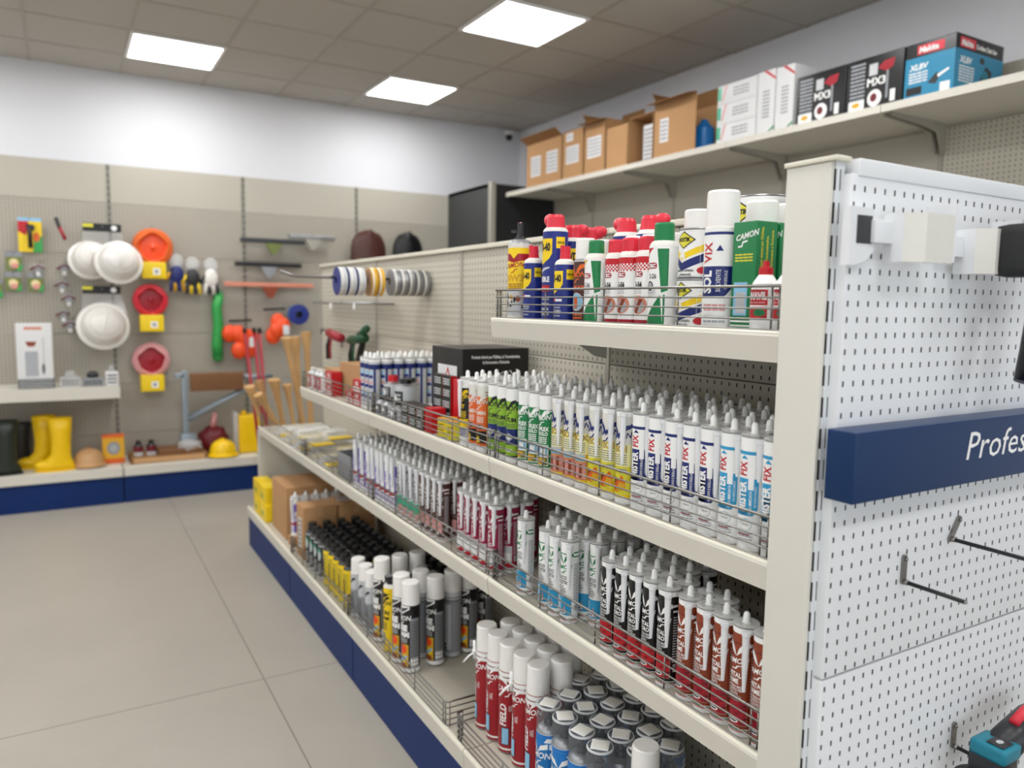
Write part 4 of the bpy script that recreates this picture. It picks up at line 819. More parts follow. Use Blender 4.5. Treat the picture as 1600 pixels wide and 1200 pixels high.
# ------------------------------------------------------------------ lower shelf, far bay: blister packs and bin
def blister():
    t = thing('blister_pack', '', 'blister pack'); M().box(0, .13, 0, .20, 0, .004, 'box_white').build('backing_card', t)
    m = M(); m.box(.004, .126, .075, .195, .004, .040, 'clear_soft', bev=.01); m.box(.002, .128, .002, .07, .0045, .012, 'yellow', bev=.002); m.build('blister', t)
    m = M(); m.tube([(.03, .10, .018), (.06, .13, .02), (.1, .12, .02), (.09, .17, .018), (.04, .17, .02)], .008, 'offwhite', 8); m.build('content', t); return t
BLP = blister()
for i, (x, y, z, rz) in enumerate(((1.05, 3.50, 0, .05), (1.06, 3.72, 0, -.06), (1.05, 3.95, 0, .1), (1.06, 4.17, 0, 0), (1.05, 4.40, 0, -.08), (1.20, 3.62, 0, .1), (1.21, 3.86, 0, 0), (1.20, 4.10, 0, .08), (1.21, 4.36, 0, -.1), (1.06, 3.80, .043, .1), (1.06, 4.05, .043, -.1), (1.20, 3.95, .043, .05))):
    put(BLP, (x, y, Z3+z), 'yellow edged clear pack on the lower shelf, '+('upper layer, ' if z else 'bottom layer, ')+('aisle side, ' if x < 1.1 else 'divider side, ')+ORD[[0, 1, 2, 3, 4, 0, 1, 2, 3, 0, 1, 0][i]]+' counted outward', 'clear packs with yellow edges', rz)
t = thing('storage_bin', 'open grey bin with black inside at the far end of the violet cartridges', 'bin', (1.052, 3.17, Z3))
m = M()
for a in ((0, .16, 0, .004, 0, .11), (0, .16, .176, .18, 0, .11), (0, .004, .004, .176, 0, .11), (.156, .16, .004, .176, 0, .11), (0, .16, 0, .18, 0, .004)): m.box(*a, 'grey')
m.build('shell', t); M().box(.006, .154, .006, .174, .006, .05, 'black').build('foam_insert', t)
m = M(); rr = random.Random(4)
for k in range(7):
    p = [(rr.uniform(0, .2), rr.uniform(0, .2), rr.uniform(.01, .07)) for _ in range(5)]; m.tube(p, .004, 'black', 6)
t = thing('cable_bundle', 'tangle of black cables behind the grey bin', 'cables', (1.20, 3.36, Z3)); m.build('cables', t)
# ------------------------------------------------------------------ rolls on the rod, caulking guns, wire racks on the divider
t = thing('display_peg', 'long rod holding the row of tape rolls', 'peg', (BP, 3.2, 1.63)); M().tube([(0, 0, 0), (-.60, 0, 0), (-.66, 0, .02)], .006, 'chrome', 10).build('rod', t)
def roll(w, mat, side, r=.058):
    t = thing('tape_roll', '', 'roll'); m = M(); T = Matrix.Rotation(PI/2, 4, 'Y'); m.lathe([(.012, 0, side), (r*.8, 0, side), (r, .002, mat), (r, w-.002, side), (r*.8, w, side), (.012, w, side), (.012, 0, side)], 30, T=T); m.build('reel', t)
    m = M(); m.lathe([(r+.0006, w*.2, 'offwhite'), (r+.0006, w*.45, 'offwhite')], 30, T=T); m.build('band', t); return t
rs = [(roll(.033, 'steel', 'grey'), [1.385, 1.350, 1.315, 1.280, 1.245], 'silver roll on the long rod'), (roll(.030, 'gold', 'tan', .062), [1.175, 1.143], 'amber roll on the long rod'), (roll(.035, 'light_grey', 'wd_blue', .060), [1.085, 1.045, 1.005], 'pale roll with blue side on the long rod')]
for pr, xs, n in rs:
    for i, x in enumerate(xs): put(pr, (x, 3.2, 1.615), f'{n}, {ORD[i]} of its kind from the panel', 'rolls on the long rod')
def caulk(x, y, z, mat, label, tilt):
    t = thing('caulking_gun', label, 'caulking gun', (x, y, z)); t.rotation_euler = (tilt, 0, 0)
    M().tube([(0, -.10, 0), (0, .12, 0)], .026, mat, 16).build('barrel', t); m = M(); m.tube([(0, .10, -.02), (0, .15, -.08), (0, .14, -.16)], .012, 'black', 10); m.tube([(0, .08, -.02), (0, .10, -.09), (0, .085, -.15)], .007, mat, 8); m.build('handle', t); M().tube([(0, .12, 0), (0, .28, 0), (0, .29, -.03)], .004, 'dark_steel', 8).build('plunger', t)
caulk(1.36, 4.35, 1.33, 'crimson', 'red caulking gun hanging on the far divider panel', .1); caulk(1.36, 3.95, 1.33, 'dark_green', 'dark green caulking gun hanging beside the red one', -.1)
t = thing('spray_gun', 'black and green pistol tool hanging at the end of the guns', 'tool', (1.36, 3.87, 1.35)); M().tube([(0, 0, .03), (0, .02, -.05), (0, .10, -.16)], .018, 'black', 12).build('handle', t); M().tube([(0, -.05, .04), (0, .06, .0)], .02, 'dark_green', 12).build('head', t)
for i, (y, z) in enumerate(((4.0, 1.52),)):
    t = thing('wire_rack', 'grey wire rack on the far divider panel below the rolls', 'rack', (BP-.02, y, z)); m = M()
    for k in range(4): m.tube([(-.03*k-.01, -.45, 0), (-.03*k-.01, .62, 0)], .006, 'steel', 6)
    for yy in (-.45, .05, .55): m.tube([(0, yy, 0), (-.11, yy, 0), (-.11, yy, .02)], .003, 'steel', 6)
    m.build('wires', t); m = M(); [m.box(-.12, -.117, yy, yy+.03, -.03, .0, 'white') for yy in (-.2, .2)]; m.build('price_tags', t)
# ------------------------------------------------------------------ high shelf on the side wall
ZR = 2.494
def carton(y0, y1, h, label, labs=(), flaps=0, dark=False, depth=.34, open_side=False, x=3.43, open_end=False):
    t = thing('cardboard_box', label, 'box', (x, y0, ZR), group='cardboard boxes on the high shelf'); w = y1-y0; m = M(); T = .004; c = 'cardboard'
    if open_side: pass
    else: m.box(0, T, 0, w, 0, h, c)
    m.box(depth-T, depth, 0, w, 0, h, c); m.box(0, depth, w-T, w, 0, h, c); m.box(0, depth, 0, w, 0, T, c)
    if not open_end: m.box(0, depth, 0, T, 0, h, c)
    if not flaps: m.box(0, depth, 0, w, h-T, h, c)
    s = plane((0, w, 0), (0, -1, 0), (0, 0, 1))
    for u, v, a, b in labs: m.rect(s, u, u+a, v, v+b, 'box_white', 1); m.micro(s, u+.008, u+a-.008, v+.01, v+b-.01, 5, 'grey', 2)
    m.build('carton', t)
    if flaps:
        F = [M().add([(0, 0, h), (0, w, h), (-.07, w, h+.05*flaps), (-.07, 0, h+.05*flaps)], [(0, 1, 2, 3)], 'cardboard_dark'), M().add([(depth, 0, h), (depth, w, h), (depth+.02, w, h+.11), (depth+.02, 0, h+.11)], [(0, 1, 2, 3)], 'cardboard_dark'), M().add([(.02, w, h), (depth, w, h), (depth, w+.05, h+.08), (.02, w+.05, h+.08)], [(0, 1, 2, 3)], 'cardboard_dark')]
        for f in F:
            o = f.build('flap', t); sm = o.modifiers.new('thickness', 'SOLIDIFY'); sm.thickness = .004
    return t
carton(5.12, 5.65, .36, 'cardboard box with two white labels at the corner end of the high shelf', ((.07, .09, .15, .16), (.31, .09, .16, .17)), 1)
carton(4.83, 5.11, .37, 'narrow closed cardboard box with two stacked labels', ((.05, .12, .17, .13), (.05, .29, .09, .06)))
carton(4.56, 4.82, .38, 'cardboard box with raised flaps and one wide label', ((.04, .12, .17, .15),), -.3)
carton(4.30, 4.55, .30, 'plain cardboard box without label between the flapped ones')
carton(4.04, 4.29, .32, 'cardboard box open towards the aisle with papers inside', (), 0, open_side=True)
carton(3.64, 4.03, .36, 'large cardboard box with its near side open showing a blue bottle', ((.06, .10, .08, .15),), -.3, open_end=True)
t = thing('paper_bundle', 'white printed papers inside the open cardboard box', 'papers', (3.50, 4.10, ZR+.006)); m = M(); m.box(0, .02, 0, .12, 0, .26, 'box_white'); m.micro(plane((0, .12, 0), (0, -1, 0), (0, 0, 1)), .01, .11, .02, .24, 8, 'grey'); m.build('sheets', t)
m = M(); m.lathe([(0, 0, 'blue'), (.062, 0, 'blue'), (.068, .03, 'blue'), (.066, .16, 'blue'), (.03, .20, 'blue'), (.02, .22, 'white'), (0, .225, 'white')], 22); t = thing('bottle', 'blue bottle inside the large open cardboard box', 'bottle', (3.60, 3.74, ZR+.006)); m.build('bottle_body', t)
def wb(x, y0, y1, z0, z1, n, vert=False):
    w, h = y1-y0, z1-z0
    def f(m, s):
        if not vert: m.rect(s, .0, .03, h*.25, h*.9, 'mint', 1); m.poly(s, [(.03, h*.2), (.06, h*.98), (.075, h*.98), (.045, h*.2)], 'pink', 1); m.micro(s, w*.4, w*.8, h*.3, h*.8, 3, 'grey', 1)
        else: m.poly(s, [(w*.3, h), (w, h*.82), (w, h*.86), (w*.5, h)], 'red', 1); m.poly(s, [(w*.5, h*.0), (w, h*.12), (w, h*.07)], 'green', 1); m.micro(s, w*.3, w*.7, h*.25, h*.7, 8, 'grey', 1)
    t = small_box('product_box', n, .28, w-.004, h-.001, 'box_white', f, lambda m, s: m.micro(s, .05, .22, h*.3, h*.7, 3, 'light_grey', 1)); t.location = (x, y0+.002, z0); t['group'] = 'white boxes on the high shelf'
for i in range(3): wb(3.43, 3.158, 3.46, ZR+.113*i, ZR+.113*(i+1), 'white box lying flat on the high shelf, '+['bottom', 'middle', 'top'][i]+' of the stack of three')
wb(3.43, 3.028, 3.152, ZR, ZR+.345, 'white box standing upright beside the flat stack', True); wb(3.43, 2.90, 3.022, ZR, ZR+.34, 'white box standing upright next to the first black box', True)
def mx3(m, s):
    m.micro(s, .02, .10, .03, .235, 11, 'silver_ink', 1, 3); m.rect(s, .015, .10, .008, .055, 'white', 2); m.ell(s, .055, .035, .022, .012, 'gold', 3); m.text(s, 'MX3', (.112, .112), .036, 'white', bold=.03, wide=1.0); m.rect(s, .120, .165, .160, .215, 'light_grey', 1)
    m.ell(s, .155, .052, .038, .040, 'white', 2); m.ell(s, .15, .055, .018, .02, 'maroon', 3); m.poly(s, [(.165, .19), (.20, .215), (.255, .22), (.245, .18), (.215, .165), (.20, .17)], 'crimson', 2); m.rect(s, .212, .224, .04, .17, 'grey', 2); m.rect(s, .236, .262, .02, .075, 'white', 2)
for i, y in enumerate((2.580, 2.275)):
    t = small_box('product_box', 'black machine box with white MX3 lettering, '+['beside the white boxes', 'beside the teal box'][i], .30, .298, .252, 'black', mx3, bev=.003); t.location = (3.43, y, ZR); t['group'] = 'black machine boxes on the high shelf'
def mak_x(m, s):
    m.rect(s, 0, .232, 0, .185, 'saw_teal', 1); m.rect(s, .055, .18, .195, .236, 'bright_red', 1); m.text(s, 'Makita', (.062, .203), .024, 'white', bold=.05, shear=.15, L=3); m.text(s, 'XLBV', (.02, .130), .024, 'white', bold=.04, shear=.2, L=3); m.micro(s, .02, .11, .070, .122, 4, 'white', 3)
    m.rect(s, .01, .085, .02, .055, 'black', 3); m.rect(s, .17, .215, .01, .05, 'white', 3); m.poly(s, [(.11, .06), (.15, .10), (.17, .085), (.15, .05)], 'charcoal', 3); m.poly(s, [(.16, .075), (.21, .10), (.205, .108), (.155, .088)], 'white', 4)
def mak_y(m, s):
    m.rect(s, 0, .38, 0, .185, 'saw_teal', 1); m.rect(s, .03, .15, .195, .238, 'bright_red', 1); m.text(s, 'Makita', (.038, .203), .024, 'white', bold=.05, shear=.15, L=3); m.text(s, 'Cordless Chain Saw', (.155, .203), .020, 'white', bold=.04, shear=.1, L=3, wide=.72); m.text(s, 'XLBV', (.03, .130), .026, 'white', bold=.04, shear=.2, L=3)
    m.micro(s, .03, .15, .045, .12, 6, 'white', 3); m.poly(s, [(.19, .06), (.24, .14), (.29, .12), (.27, .05)], 'charcoal', 3); m.ell(s, .24, .09, .025, .03, 'teal', 4); m.poly(s, [(.27, .055), (.34, .09), (.335, .105), (.26, .075)], 'white', 4); m.rect(s, .19, .225, .145, .17, 'charcoal', 3)
t = small_box('product_box', 'teal and black saw box with red logo nearest the white end panel', .38, .233, .25, 'black', mak_x, mak_y, bev=.003); t.location = (3.43, 2.032, ZR)
# ------------------------------------------------------------------ goods on the back wall
WY = 6.79
def hook(t, x, z, ln=.12): M().tube([(x, WY+.012-t.location.y, z), (x, -abs(ln)*.5, z), (x, -abs(ln)*.5-.005, z+.012)], .0025, 'chrome', 6).build('hook', t)
def wthing(n, l, c, x, z, y=WY, g=None): return thing(n, l, c, (x, y, z), group=g)
t = wthing('blister_card', 'large yellow, green and red blister card with black tool on the back wall', 'blister card', -.19, 1.86)
m = M(); m.box(-.075, .075, -.03, -.026, 0, .25, 'yellow'); s = plane((-.075, -.03, 0), (1, 0, 0), (0, 0, 1)); m.rect(s, 0, .15, .225, .25, 'sky', 1); m.poly(s, [(0, .225), (.07, .225), (.05, .12), (0, .15)], 'red', 1); m.poly(s, [(.09, .0), (.15, 0), (.15, .12), (.1, .1)], 'leaf', 1); m.ell(s, .115, .11, .022, .035, 'orange', 2); m.build('card', t)
m = M(); m.tube([(-.01, -.045, .20), (0, -.05, .12), (.0, -.045, .03)], .014, 'black', 10); m.box(-.02, .03, -.055, -.035, .16, .2, 'charcoal', bev=.004); m.build('tool', t); hook(t, 0, .24)
for i, (x, z) in enumerate(((-.30, 1.72), (-.31, 1.57), (-.17, 1.57), (-.43, 1.52))):
    t = wthing('blister_card', 'small green and yellow card on the back wall, '+['topmost of its group', 'below the topmost one', 'above the barbecue box', 'at the frame edge'][i], 'blister card', x, z, g='small green and yellow cards')
    m = M(); m.box(-.05, .05, -.03, -.027, 0, .14, 'olive'); s = plane((-.05, -.03, 0), (1, 0, 0), (0, 0, 1)); m.rect(s, 0, .1, .10, .14, 'grey', 1); m.ell(s, .05, .06, .03, .025, 'yellow', 1); m.ell(s, .055, .035, .022, .02, 'flame', 2); m.poly(s, [(.06, .0), (.1, 0), (.1, .06)], 'leaf', 1); m.build('card', t); M().ball((0, -.04, .05), .03, .016, .035, 'clear_soft').build('blister', t); hook(t, 0, .125)
t = wthing('pruning_snips', 'grey snips with red handle above the metal latches', 'snips', 0, 1.97); m = M(); m.tube([(-.02, -.05, .15), (0, -.05, .07)], .016, 'charcoal', 8, r1=.010); m.build('blade', t); M().tube([(0, -.05, .08), (.035, -.05, -.01)], .012, 'crimson', 8).build('handle', t); hook(t, -.02, .15, .06)
for i, (x, z) in enumerate(((.02, 1.73), (.0, 1.60), (.04, 1.50), (.0, 1.38), (.04, 1.30), (-.15, 1.72))):
    t = wthing('metal_latch', 'small bagged metal fitting, '+(ORD[i]+' down in the column beside the helmets' if i < 5 else 'below the large coloured card'), 'fitting', x, z, g='small bagged fittings')
    m = M(); m.box(-.03, .03, -.05, -.04, 0, .05, 'steel', bev=.003); m.tube([(-.05, -.05, .01), (.0, -.055, .04), (.04, -.05, .02)], .007, 'maroon', 8); m.build('fitting', t); M().box(-.015, .012, -.056, -.054, -.035, -.004, 'box_white').build('price_tag', t); hook(t, .02, .07, .07)
def helmet(x, z, r, label, mat='helmet', y=WY-.16, tilt=(1.3, .2, 0), g='hard hats'):
    t = thing('hard_hat', label, 'hard hat', (x, y, z), group=g); t.rotation_euler = tilt
    m = M(); m.lathe([(r*1.08, -.02, mat), (r*1.02, .0, mat), (r*.98, r*.3, mat), (r*.86, r*.62, mat), (r*.60, r*.86, mat), (r*.3, r*.97, mat), (0, r, mat)], 28); m.build('shell', t)
    m = M(); m.lathe([(r*1.08, -.02, mat), (r*1.22, -.028, mat), (r*1.22, -.022, mat), (r*1.05, -.012, mat)], 28); m.build('brim', t)
    m = M(); m.tube([(0, -r*.9, r*.42), (0, -r*.5, r*.88), (0, 0, r*1.03), (0, r*.5, r*.88), (0, r*.9, r*.42)], .010, mat, 8); m.build('ridge', t); m = M(); m.tube([(r*.9, 0, 0), (r*.5, 0, -.1), (-r*.5, 0, -.1), (-r*.9, 0, 0)], .006, 'black', 6); (m.build('chin_strap', t) if z > 1 else None); return t
helmet(.195, 1.82, .125, 'white hard hat on the upper hook, left one of the pair', y=WY-.13); helmet(.375, 1.80, .135, 'white hard hat on the upper hook, right one of the pair', y=WY-.33)
helmet(.26, 1.32, .15, 'single white hard hat on the lower hook', y=WY-.2)
for x, z, n in ((.28, 2.03, 'above the pair of white helmets'), (.26, 1.56, 'above the single white helmet')):
    t = wthing('header_bag', 'black headed clear bag hanging '+n, 'bag', x, z, y=WY-.12); m = M(); m.box(-.13, .13, -.004, .004, 0, .06, 'black'); s = plane((-.13, -.004, 0), (1, 0, 0), (0, 0, 1)); m.rect(s, .0, .07, .03, .055, 'lemon', 1); m.ell(s, .21, .03, .02, .02, 'white', 1); m.build('header', t); m = M(); m.add([(-.13, -.002, 0), (.13, -.002, 0), (.17, -.03, -.18), (-.15, -.03, -.18)], [(0, 1, 2, 3)], 'clear'); m.build('film', t); hook(t, 0, .03, -.1)
def reel(x, z, mat, rim, label, r=.14, bz=-.16):
    t = wthing('cord_reel', label, 'cord reel', x, z, y=WY-.06, g='carded cord reels'); m = M(); T = Matrix.Rotation(PI/2, 4, 'X')
    m.lathe([(0, -.03, mat), (r*.8, -.03, mat), (r*.95, -.01, rim), (r, .02, rim), (r*.92, .045, rim), (r*.72, .05, mat), (r*.6, .03, mat), (r*.2, .035, mat), (0, .05, mat)], 28, T=T); m.build('reel', t)
    rr = random.Random(int(x*100+z*10)); m = M()
    m.tube([(r*(.74+.05*math.sin(5*a))*math.cos(a), -.052, r*(.74+.05*math.cos(4*a))*math.sin(a)) for a in [2*PI*q/40 for q in range(40)]], .009, rim, 8, closed=True)
    m.build('windings', t)
    m = M(); m.box(-.085, .085, -.10, .02, bz-.085, bz+.045, 'yellow', bev=.006); s = plane((-.085, -.1, bz-.085), (1, 0, 0), (0, 0, 1)); m.rect(s, .075, .125, .03, .08, 'white', 1); m.ell(s, .1, .055, .014, .014, 'grey', 2); m.build('carton', t); hook(t, 0, r+.01, .08)
reel(.63, 1.93, 'flame', 'orange', 'orange reel with yellow carton, topmost of three', .15); reel(.60, 1.515, 'crimson', 'bright_red', 'red reel with yellow carton, in the middle of three', .13); reel(.59, 1.04, 'crimson', 'pink', 'red and pink reel with yellow carton, lowest of three', .14)
for i, (x, z, c1, c2, n) in enumerate(((.80, 1.72, 'navy_ink', 'gold', 'dark blue and yellow gloves'), (.92, 1.70, 'charcoal', 'yellow', 'black and yellow gloves'), (1.06, 1.70, 'helmet', 'charcoal', 'white and black gloves in a clear bag'))):
    t = wthing('work_gloves', n+' hanging on the back wall', 'gloves', x, z, g='bagged work gloves'); m = M(); m.ball((0, -.07, 0), .055, .03, .08, c1)
    for k in range(4): m.tube([(-.04+.027*k, -.075, -.04), (-.05+.034*k, -.08, -.13)], .012, c2 if k % 2 else c1, 8)
    m.tube([(-.045, -.07, .02), (-.085, -.08, -.04)], .013, c2, 8); m.build('glove', t); M().ball((0, -.065, .11), .055, .02, .06, 'clear_soft').build('bag', t); hook(t, 0, .16, .08)
t = wthing('sleeve_roll', 'long green wrapped sleeve hanging on the back wall', 'sleeve', 1.10, 1.06, y=WY-.05); m = M(); m.tube([(0, 0, 0), (-.005, 0, .1), (.01, 0, .25), (.0, 0, .4), (.02, 0, .5)], .045, 'leaf', 12, r1=.038); m.ball((0, 0, .0), .045, .04, .05, 'leaf'); m.ball((.02, 0, .5), .035, .035, .045, 'leaf'); m.build('wrap', t); hook(t, .02, .55, .05)
def cluster(x, z, label, n, g, sd):
    t = wthing('hi_vis_bundle', label, 'orange bundle', x, z, y=WY-.08); m = M(); rr = random.Random(sd)
    for k in range(n): m.ball((rr.uniform(-.09, .09), rr.uniform(-.05, .01), rr.uniform(-.12, .08)), .065, .04, .075, 'flame', seg=12)
    m.build('helmets' if g else 'cord', t); M().box(.06, .11, -.11, -.10, -.08, .0, 'box_white').build('tag', t); m = M(); m.tube([(-.08, 0, .13), (.10, -.02, .14)], .01, 'charcoal', 8); m.build('hanger', t); hook(t, 0, .14, .05)
cluster(1.27, 1.22, 'orange bundle hanging beside the green sleeve', 7, 0, 2); cluster(1.55, 1.32, 'smaller orange bundle above the red shafts', 5, 0, 9)
t = wthing('tape_reel', 'blue round reel hanging at the edge of the gondola', 'reel', 1.76, 1.41, y=WY-.1); m = M(); T = Matrix.Rotation(PI/2, 4, 'X'); m.lathe([(.03, -.03, 'wd_blue'), (.085, -.03, 'blue'), (.088, .03, 'wd_blue'), (.03, .035, 'black'), (.028, -.02, 'black'), (0, -.02, 'black')], 26, T=T); m.build('reel', t); hook(t, 0, .03, .05)
for i, (x0, x1, z, c, n) in enumerate(((1.30, 1.83, 2.03, 'dark_steel', 'upper dark squeegee with pale handle'), (1.70, 2.10, 2.08, 'steel', 'steel scraper beside the upper squeegee'), (1.25, 1.80, 1.83, 'black', 'black broom head in the middle of the rack'), (1.16, 1.90, 1.66, 'salmon', 'long wooden level bar, lowest of the rack'))):
    t = wthing('squeegee', n+' on the back wall', 'wall tool', x0, z, y=WY-.07, g='long tools hanging on the back wall'); M().box(0, x1-x0, -.02, .02, -.018, .018, c, bev=.004).build('blade', t)
    m = M(); cx = (x1-x0)*.5; m.prism([(cx-.07, -.02), (cx+.07, -.02), (cx+.02, -.11), (cx-.02, -.11)], 'y', -.03, -.005, ('olive', 'upright_grey', 'grey', 'brown')[i]); m.build('socket', t); hook(t, cx, .02, -.06)
for i, (x, c1, c2) in enumerate(((2.40, 'dark_brown', 'olive'), (2.78, 'black', 'charcoal'))):
    t = wthing('shovel_blade', ['dark brown rounded shovel blade with green edge', 'black rounded shovel blade beside the brown one'][i]+' above the gondola', 'shovel blade', x, 1.86, y=WY-.12, g='rounded shovel blades'); bm = bmesh.new(); R = .165-.015*i
    rows_ = []
    for a in range(9):
        v = a/8; hw = R*math.sqrt(max(0, 1-max(0, (v-.35)/.65)**2.4))*(1 if v > .2 else 1); rows_.append([bm.verts.new((hw*(u/6-1), -.05+.06*(u/6-1)**2, v*.32)) for u in range(13)])
    for a in range(8):
        for u in range(12):
            try: bm.faces.new((rows_[a][u], rows_[a][u+1], rows_[a+1][u+1], rows_[a+1][u]))
            except Exception: pass
    bmesh.ops.remove_doubles(bm, verts=bm.verts, dist=.0005); m = M(); m.bm(bm, c1, True); o = m.build('blade', t); q = o.modifiers.new('thickness', 'SOLIDIFY'); q.thickness = .006
    M().tube([(0, -.055, 0), (0, -.05, -.25)], .018, 'wood', 10).build('shaft', t); hook(t, 0, .2, -.1); M().box(-.12, .05, -.062, -.058, .0, .05, c2).build('label', t)
# wall shelf goods
t = thing('product_box', 'tall white barbecue box with red grill picture on the wall shelf', 'box', (-.30, 6.45, .94)); m = M(); m.box(0, .22, 0, .1, 0, .40, 'box_white', bev=.002); s = plane((0, 0, 0), (1, 0, 0), (0, 0, 1)); m.rect(s, .05, .16, .355, .375, 'salmon', 1); m.poly(s, [(.055, .27), (.125, .27), (.11, .235), (.07, .235)], 'brown', 1); m.rect(s, .05, .13, .02, .20, 'silver_ink', 1); m.rect(s, .16, .17, .06, .30, 'light_grey', 1); m.ell(s, .16, .07, .012, .04, 'grey', 1); m.build('carton', t)
t = thing('product_box', 'striped black and white box under the barbecue box', 'box', (-.30, 6.44, .874)); m = M(); m.box(0, .225, 0, .12, 0, .064, 'black'); s = plane((0, 0, 0), (1, 0, 0), (0, 0, 1)); [m.rect(s, .005, .22, .008+.016*k, .014+.016*k, 'light_grey', 1) for k in range(4)]; m.build('carton', t)
for i, (x, w, h, c) in enumerate(((-.04, .13, .07, 'clear_soft'), (.10, .14, .06, 'grey'), (.255, .085, .10, 'box_white'), (.345-.0, .0, 0, 0))):
    if w: t = thing('small_pack', ['clear pack beside the barbecue box on the wall shelf', 'flat grey pack in the middle of the wall shelf', 'white printed pack at the end of the wall shelf'][i], 'pack', (x, 6.45, .874)); m = M(); m.box(0, w, 0, .1, 0, h, c, bev=.004); m.micro(plane((0, 0, 0), (1, 0, 0), (0, 0, 1)), .01, w-.01, .01, h-.01, 3, 'charcoal'); m.build('pack_body', t); M().ball((w*.5, .05, h+.02), w*.3, .04, .03, 'clear' if i != 1 else 'charcoal', seg=12).build('content', t)
def boot(x, y, mat, label, toe=-1, h=.36, sole='black'):
    t = thing('rubber_boot', label, 'boot', (x, y, .263), group='rubber boots on the base shelf')
    m = M(); rings = [(.0, .012, .045, .13), (-.0, .05, .045, .12), (.02, .085, .046, .085), (.035, .12, .05, .066), (.04, .2, .055, .064), (.04, .29, .058, .072), (.04, h, .06, .078)]
    seg = 20; vs = []; fs = []
    for cx, z, ry, rx in rings:
        for k in range(seg):
            a = 2*PI*k/seg; vs.append((toe*(-cx)*-1*-1+math.cos(a)*rx+(-toe*0), math.sin(a)*ry, z))
    for i in range(len(rings)-1):
        for k in range(seg): fs.append((i*seg+k, i*seg+(k+1) % seg, (i+1)*seg+(k+1) % seg, (i+1)*seg+k))
    m.add(vs, fs, mat, True); o = m.build('boot_shell', t); q = o.modifiers.new('thickness', 'SOLIDIFY'); q.thickness = .004; q.offset = -1
    m = M(); m.lathe([(.06, h-.02, mat), (.064, h-.02, mat), (.064, h, mat), (.058, h, mat)], 20, T=Matrix.Translation((-toe*.04, 0, 0)) @ Matrix.Diagonal((1.22, .97, 1, 1))); m.build('rim', t)
    m = M(); m.prism([(.135*math.cos(2*PI*k/20), .05*math.sin(2*PI*k/20)) for k in range(20)], 'z', 0, .014, sole); m.build('sole', t)
    M().ball((toe*.075, 0, .048), .062, .043, .036, mat, seg=16).build('toe_cap', t)
boot(-.095, 6.44, 'boot', 'front yellow rubber boot on the base shelf', h=.39, sole='boot'); boot(-.20, 6.60, 'boot', 'rear yellow rubber boot half hidden by its twin', h=.39, sole='boot')
boot(-.43, 6.44, 'boot_dark', 'dark rubber boot at the left edge of the frame', h=.39); boot(-.36, 6.71, 'charcoal', 'grey rubber boot between the dark and yellow boots', h=.33)
def hat2(x, y, mat, label): helmet(x, .30, .10, label, mat, y, (0, 0, .4), 'hard hats on the base shelf')
hat2(.12, 6.50, 'tan', 'sand coloured hard hat on the base shelf between boots and orange box'); hat2(1.075, 6.46, 'boot', 'yellow hard hat on the base shelf in front of the red bag')
t = small_box('product_box', 'orange box with round grey picture on the base shelf', .15, .08, .22, 'orange', None, lambda m, s: (m.rect(s, 0, .15, .04, .2, 'gold', 1), m.ell(s, .075, .12, .045, .05, 'grey', 2), m.ell(s, .075, .12, .028, .03, 'silver_ink', 3))); t.location = (.215, 6.52, .263)
t = thing('cardboard_tray', 'flat brown tray of odds and ends on the base shelf', 'tray', (.40, 6.42, .263)); m = M(); m.box(0, .55, 0, .3, 0, .05, 'cardboard_dark'); m.box(.02, .53, -.005, 0, .005, .045, 'tan'); m.build('tray', t); M().box(.2, .5, .02, .24, .051, .085, 'wood_dark').build('insert', t)
for i, x in enumerate((.46, .55)):
    t = thing('bottle', 'dark little bottle on the tray, '+['outer one of the pair', 'inner one of the pair'][i], 'bottle', (x, 6.50, .314), group='dark bottles on the tray'); m = M(); m.lathe([(0, 0, 'light_grey'), (.035, 0, 'light_grey'), (.035, .03, 'maroon'), (.035, .075, 'charcoal'), (.02, .09, 'black'), (.02, .115, 'black'), (0, .115, 'black')], 16); m.build('glass', t)
t = thing('clear_bag', 'crumpled clear bag on the tray under the work stand', 'bag', (.83, 6.50, .36)); bm = bmesh.new(); bmesh.ops.create_icosphere(bm, subdivisions=3, radius=.075); rr = random.Random(1)
for v in bm.verts: v.co = Vector((v.co.x*1.3, v.co.y, v.co.z*.75))*rr.uniform(.86, 1.1)
m = M(); m.bm(bm, 'clear_soft', True); m.build('film', t)
t = thing('folding_stand', 'grey metal work stand with wooden board on the back wall base shelf', 'work stand', (.79, 6.55, .30))
m = M(); m.box(0, .045, -.02, .02, .14, .66, 'galv', bev=.004); m.box(-.05, .02, -.02, .02, .60, .64, 'galv', bev=.004); m.build('post', t); M().box(.06, .46, -.09, .0, .50, .64, 'wood_dark', bev=.004).build('board', t); m = M(); m.tube([(.04, 0, .27), (.50, -.01, .50), (.62, -.01, .53)], .028, 'galv', 10); m.build('beam', t); M().box(-.02, .09, -.05, .05, .09, .15, 'galv', bev=.006).build('foot', t); M().tube([(.40, -.04, .60), (.70, -.04, .60)], .018, 'galv', 8).build('crossbar', t)
t = thing('red_bag', 'dark red mesh bag behind the yellow hard hat', 'bag', (1.03, 6.64, .265)); bm = bmesh.new(); bmesh.ops.create_icosphere(bm, subdivisions=3, radius=.12); rr = random.Random(6)
for v in bm.verts: v.co = Vector((v.co.x, v.co.y*.7, v.co.z*1.0+.11))*rr.uniform(.92, 1.06)
m = M(); m.bm(bm, 'maroon', True); m.build('bag_body', t); M().tube([(0, 0, .22), (.02, 0, .33)], .03, 'pink', 8, r1=.02).build('knot', t)
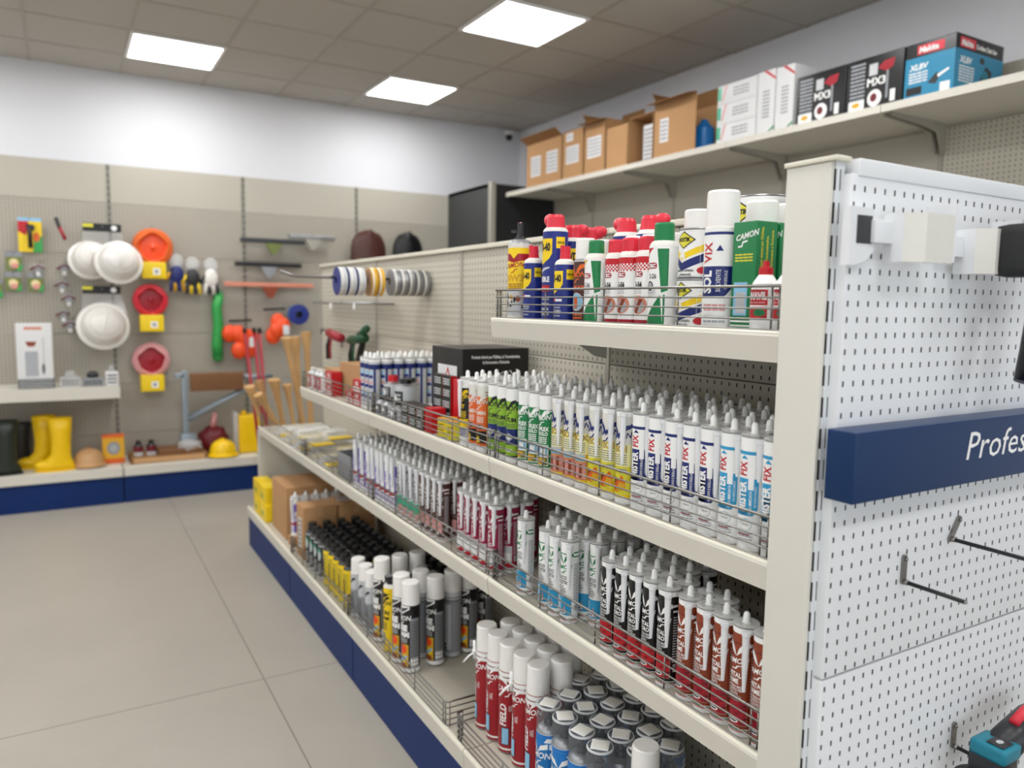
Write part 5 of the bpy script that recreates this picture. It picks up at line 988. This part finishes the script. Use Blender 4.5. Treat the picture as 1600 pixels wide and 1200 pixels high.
t = thing('jerry_can', 'tall yellow canister wrapped in clear film on the base shelf', 'canister', (1.31, 6.55, .263)); M().box(-.10, .08, -.06, .07, 0, .32, 'boot', bev=.018).build('canister_body', t); M().box(-.135, -.102, -.06, .06, 0, .345, 'clear_soft', bev=.012).build('film', t); M().tube([(-.05, 0, .32), (-.05, 0, .35)], .02, 'boot', 12).build('cap', t)
# wooden handles and red shafts in a tub behind the gondola end
TX, TY = 1.50, 5.55
t = thing('tub', 'grey tub holding the wooden handles', 'tub', (TX, TY, 0)); m = M(); m.lathe([(0, .0, 'galv'), (.17, 0, 'galv'), (.21, .50, 'galv'), (.20, .50, 'galv'), (.16, .02, 'galv'), (0, .02, 'galv')], 26); m.build('shell', t)
H = [((1.20, 5.5), (1.10, 5.5, .93), 'short'), ((1.22, 5.6), (1.19, 5.62, .95), 'short'), ((1.27, 5.50), (1.27, 5.50, .97), 'short'), ((1.33, 5.5), (1.36, 5.5, .93), 'short'), ((1.43, 5.5), (1.43, 5.52, 1.27), 'long'), ((1.46, 5.55), (1.53, 5.6, 1.30), 'long'), ((1.40, 5.45), (1.34, 5.42, 1.27), 'long'), ((1.15, 5.45), (1.14, 5.42, .88), 'short')]
H = [((a[0]*.0+TX+(i-3.5)*.035, TY+(-1)**i*.05), b, k) for i, (a, b, k) in enumerate(H)]
def handle(a, b, mat, r, name, label, cat, grp, flat=.6):
    p0, p1 = Vector((a[0], a[1], .10)), Vector(b); d = (p1-p0); t = thing(name, label, cat, p0, group=grp); L = d.length; d.normalize(); m = M(); n = 10; bm = M()
    R_ = d.to_track_quat('Z', 'Y').to_matrix().to_4x4()
    prof = [(0, 0)]+[(r*(.75+.25*math.sin(k/n*7)) if k < n else r*1.25, L*k/n) for k in range(n+1)]+[(0, L+.006)]
    m.lathe([(q, z, mat) for q, z in prof], 16, T=R_ @ Matrix.Diagonal((1, flat, 1, 1))); m.build('shaft', t); return t
for i, (a, b, k) in enumerate(H):
    handle(a, b, 'wood', .044 if k == 'short' else .034, 'wooden_handle', f'{k} pale wooden handle in the tub, '+['second from its left side', 'behind the short ones', 'in the middle', 'right of the middle short one', 'leaning right, tallest but one', 'tallest, farthest right', 'crossing in front of the tall ones', 'leftmost and shortest'][i], 'handle', 'wooden handles in the tub')
for i, (x0, x1) in enumerate(((1.19, 1.29), (1.26, 1.33), (1.30, 1.345))):
    t = thing('red_shaft', f'thin red tool shaft leaning at the wooden handles, {ORD[i]} from the wall side', 'shaft', (x1, 5.95, .03), group='red shafts'); m = M(); d = Vector((x0-x1, .12, 1.25)); m.tube([(0, 0, 0), d*.5, d], .012, 'crimson', 10); m.build('shaft', t); M().tube([d, d*1.03], .016, 'black', 10).build('grip', t)
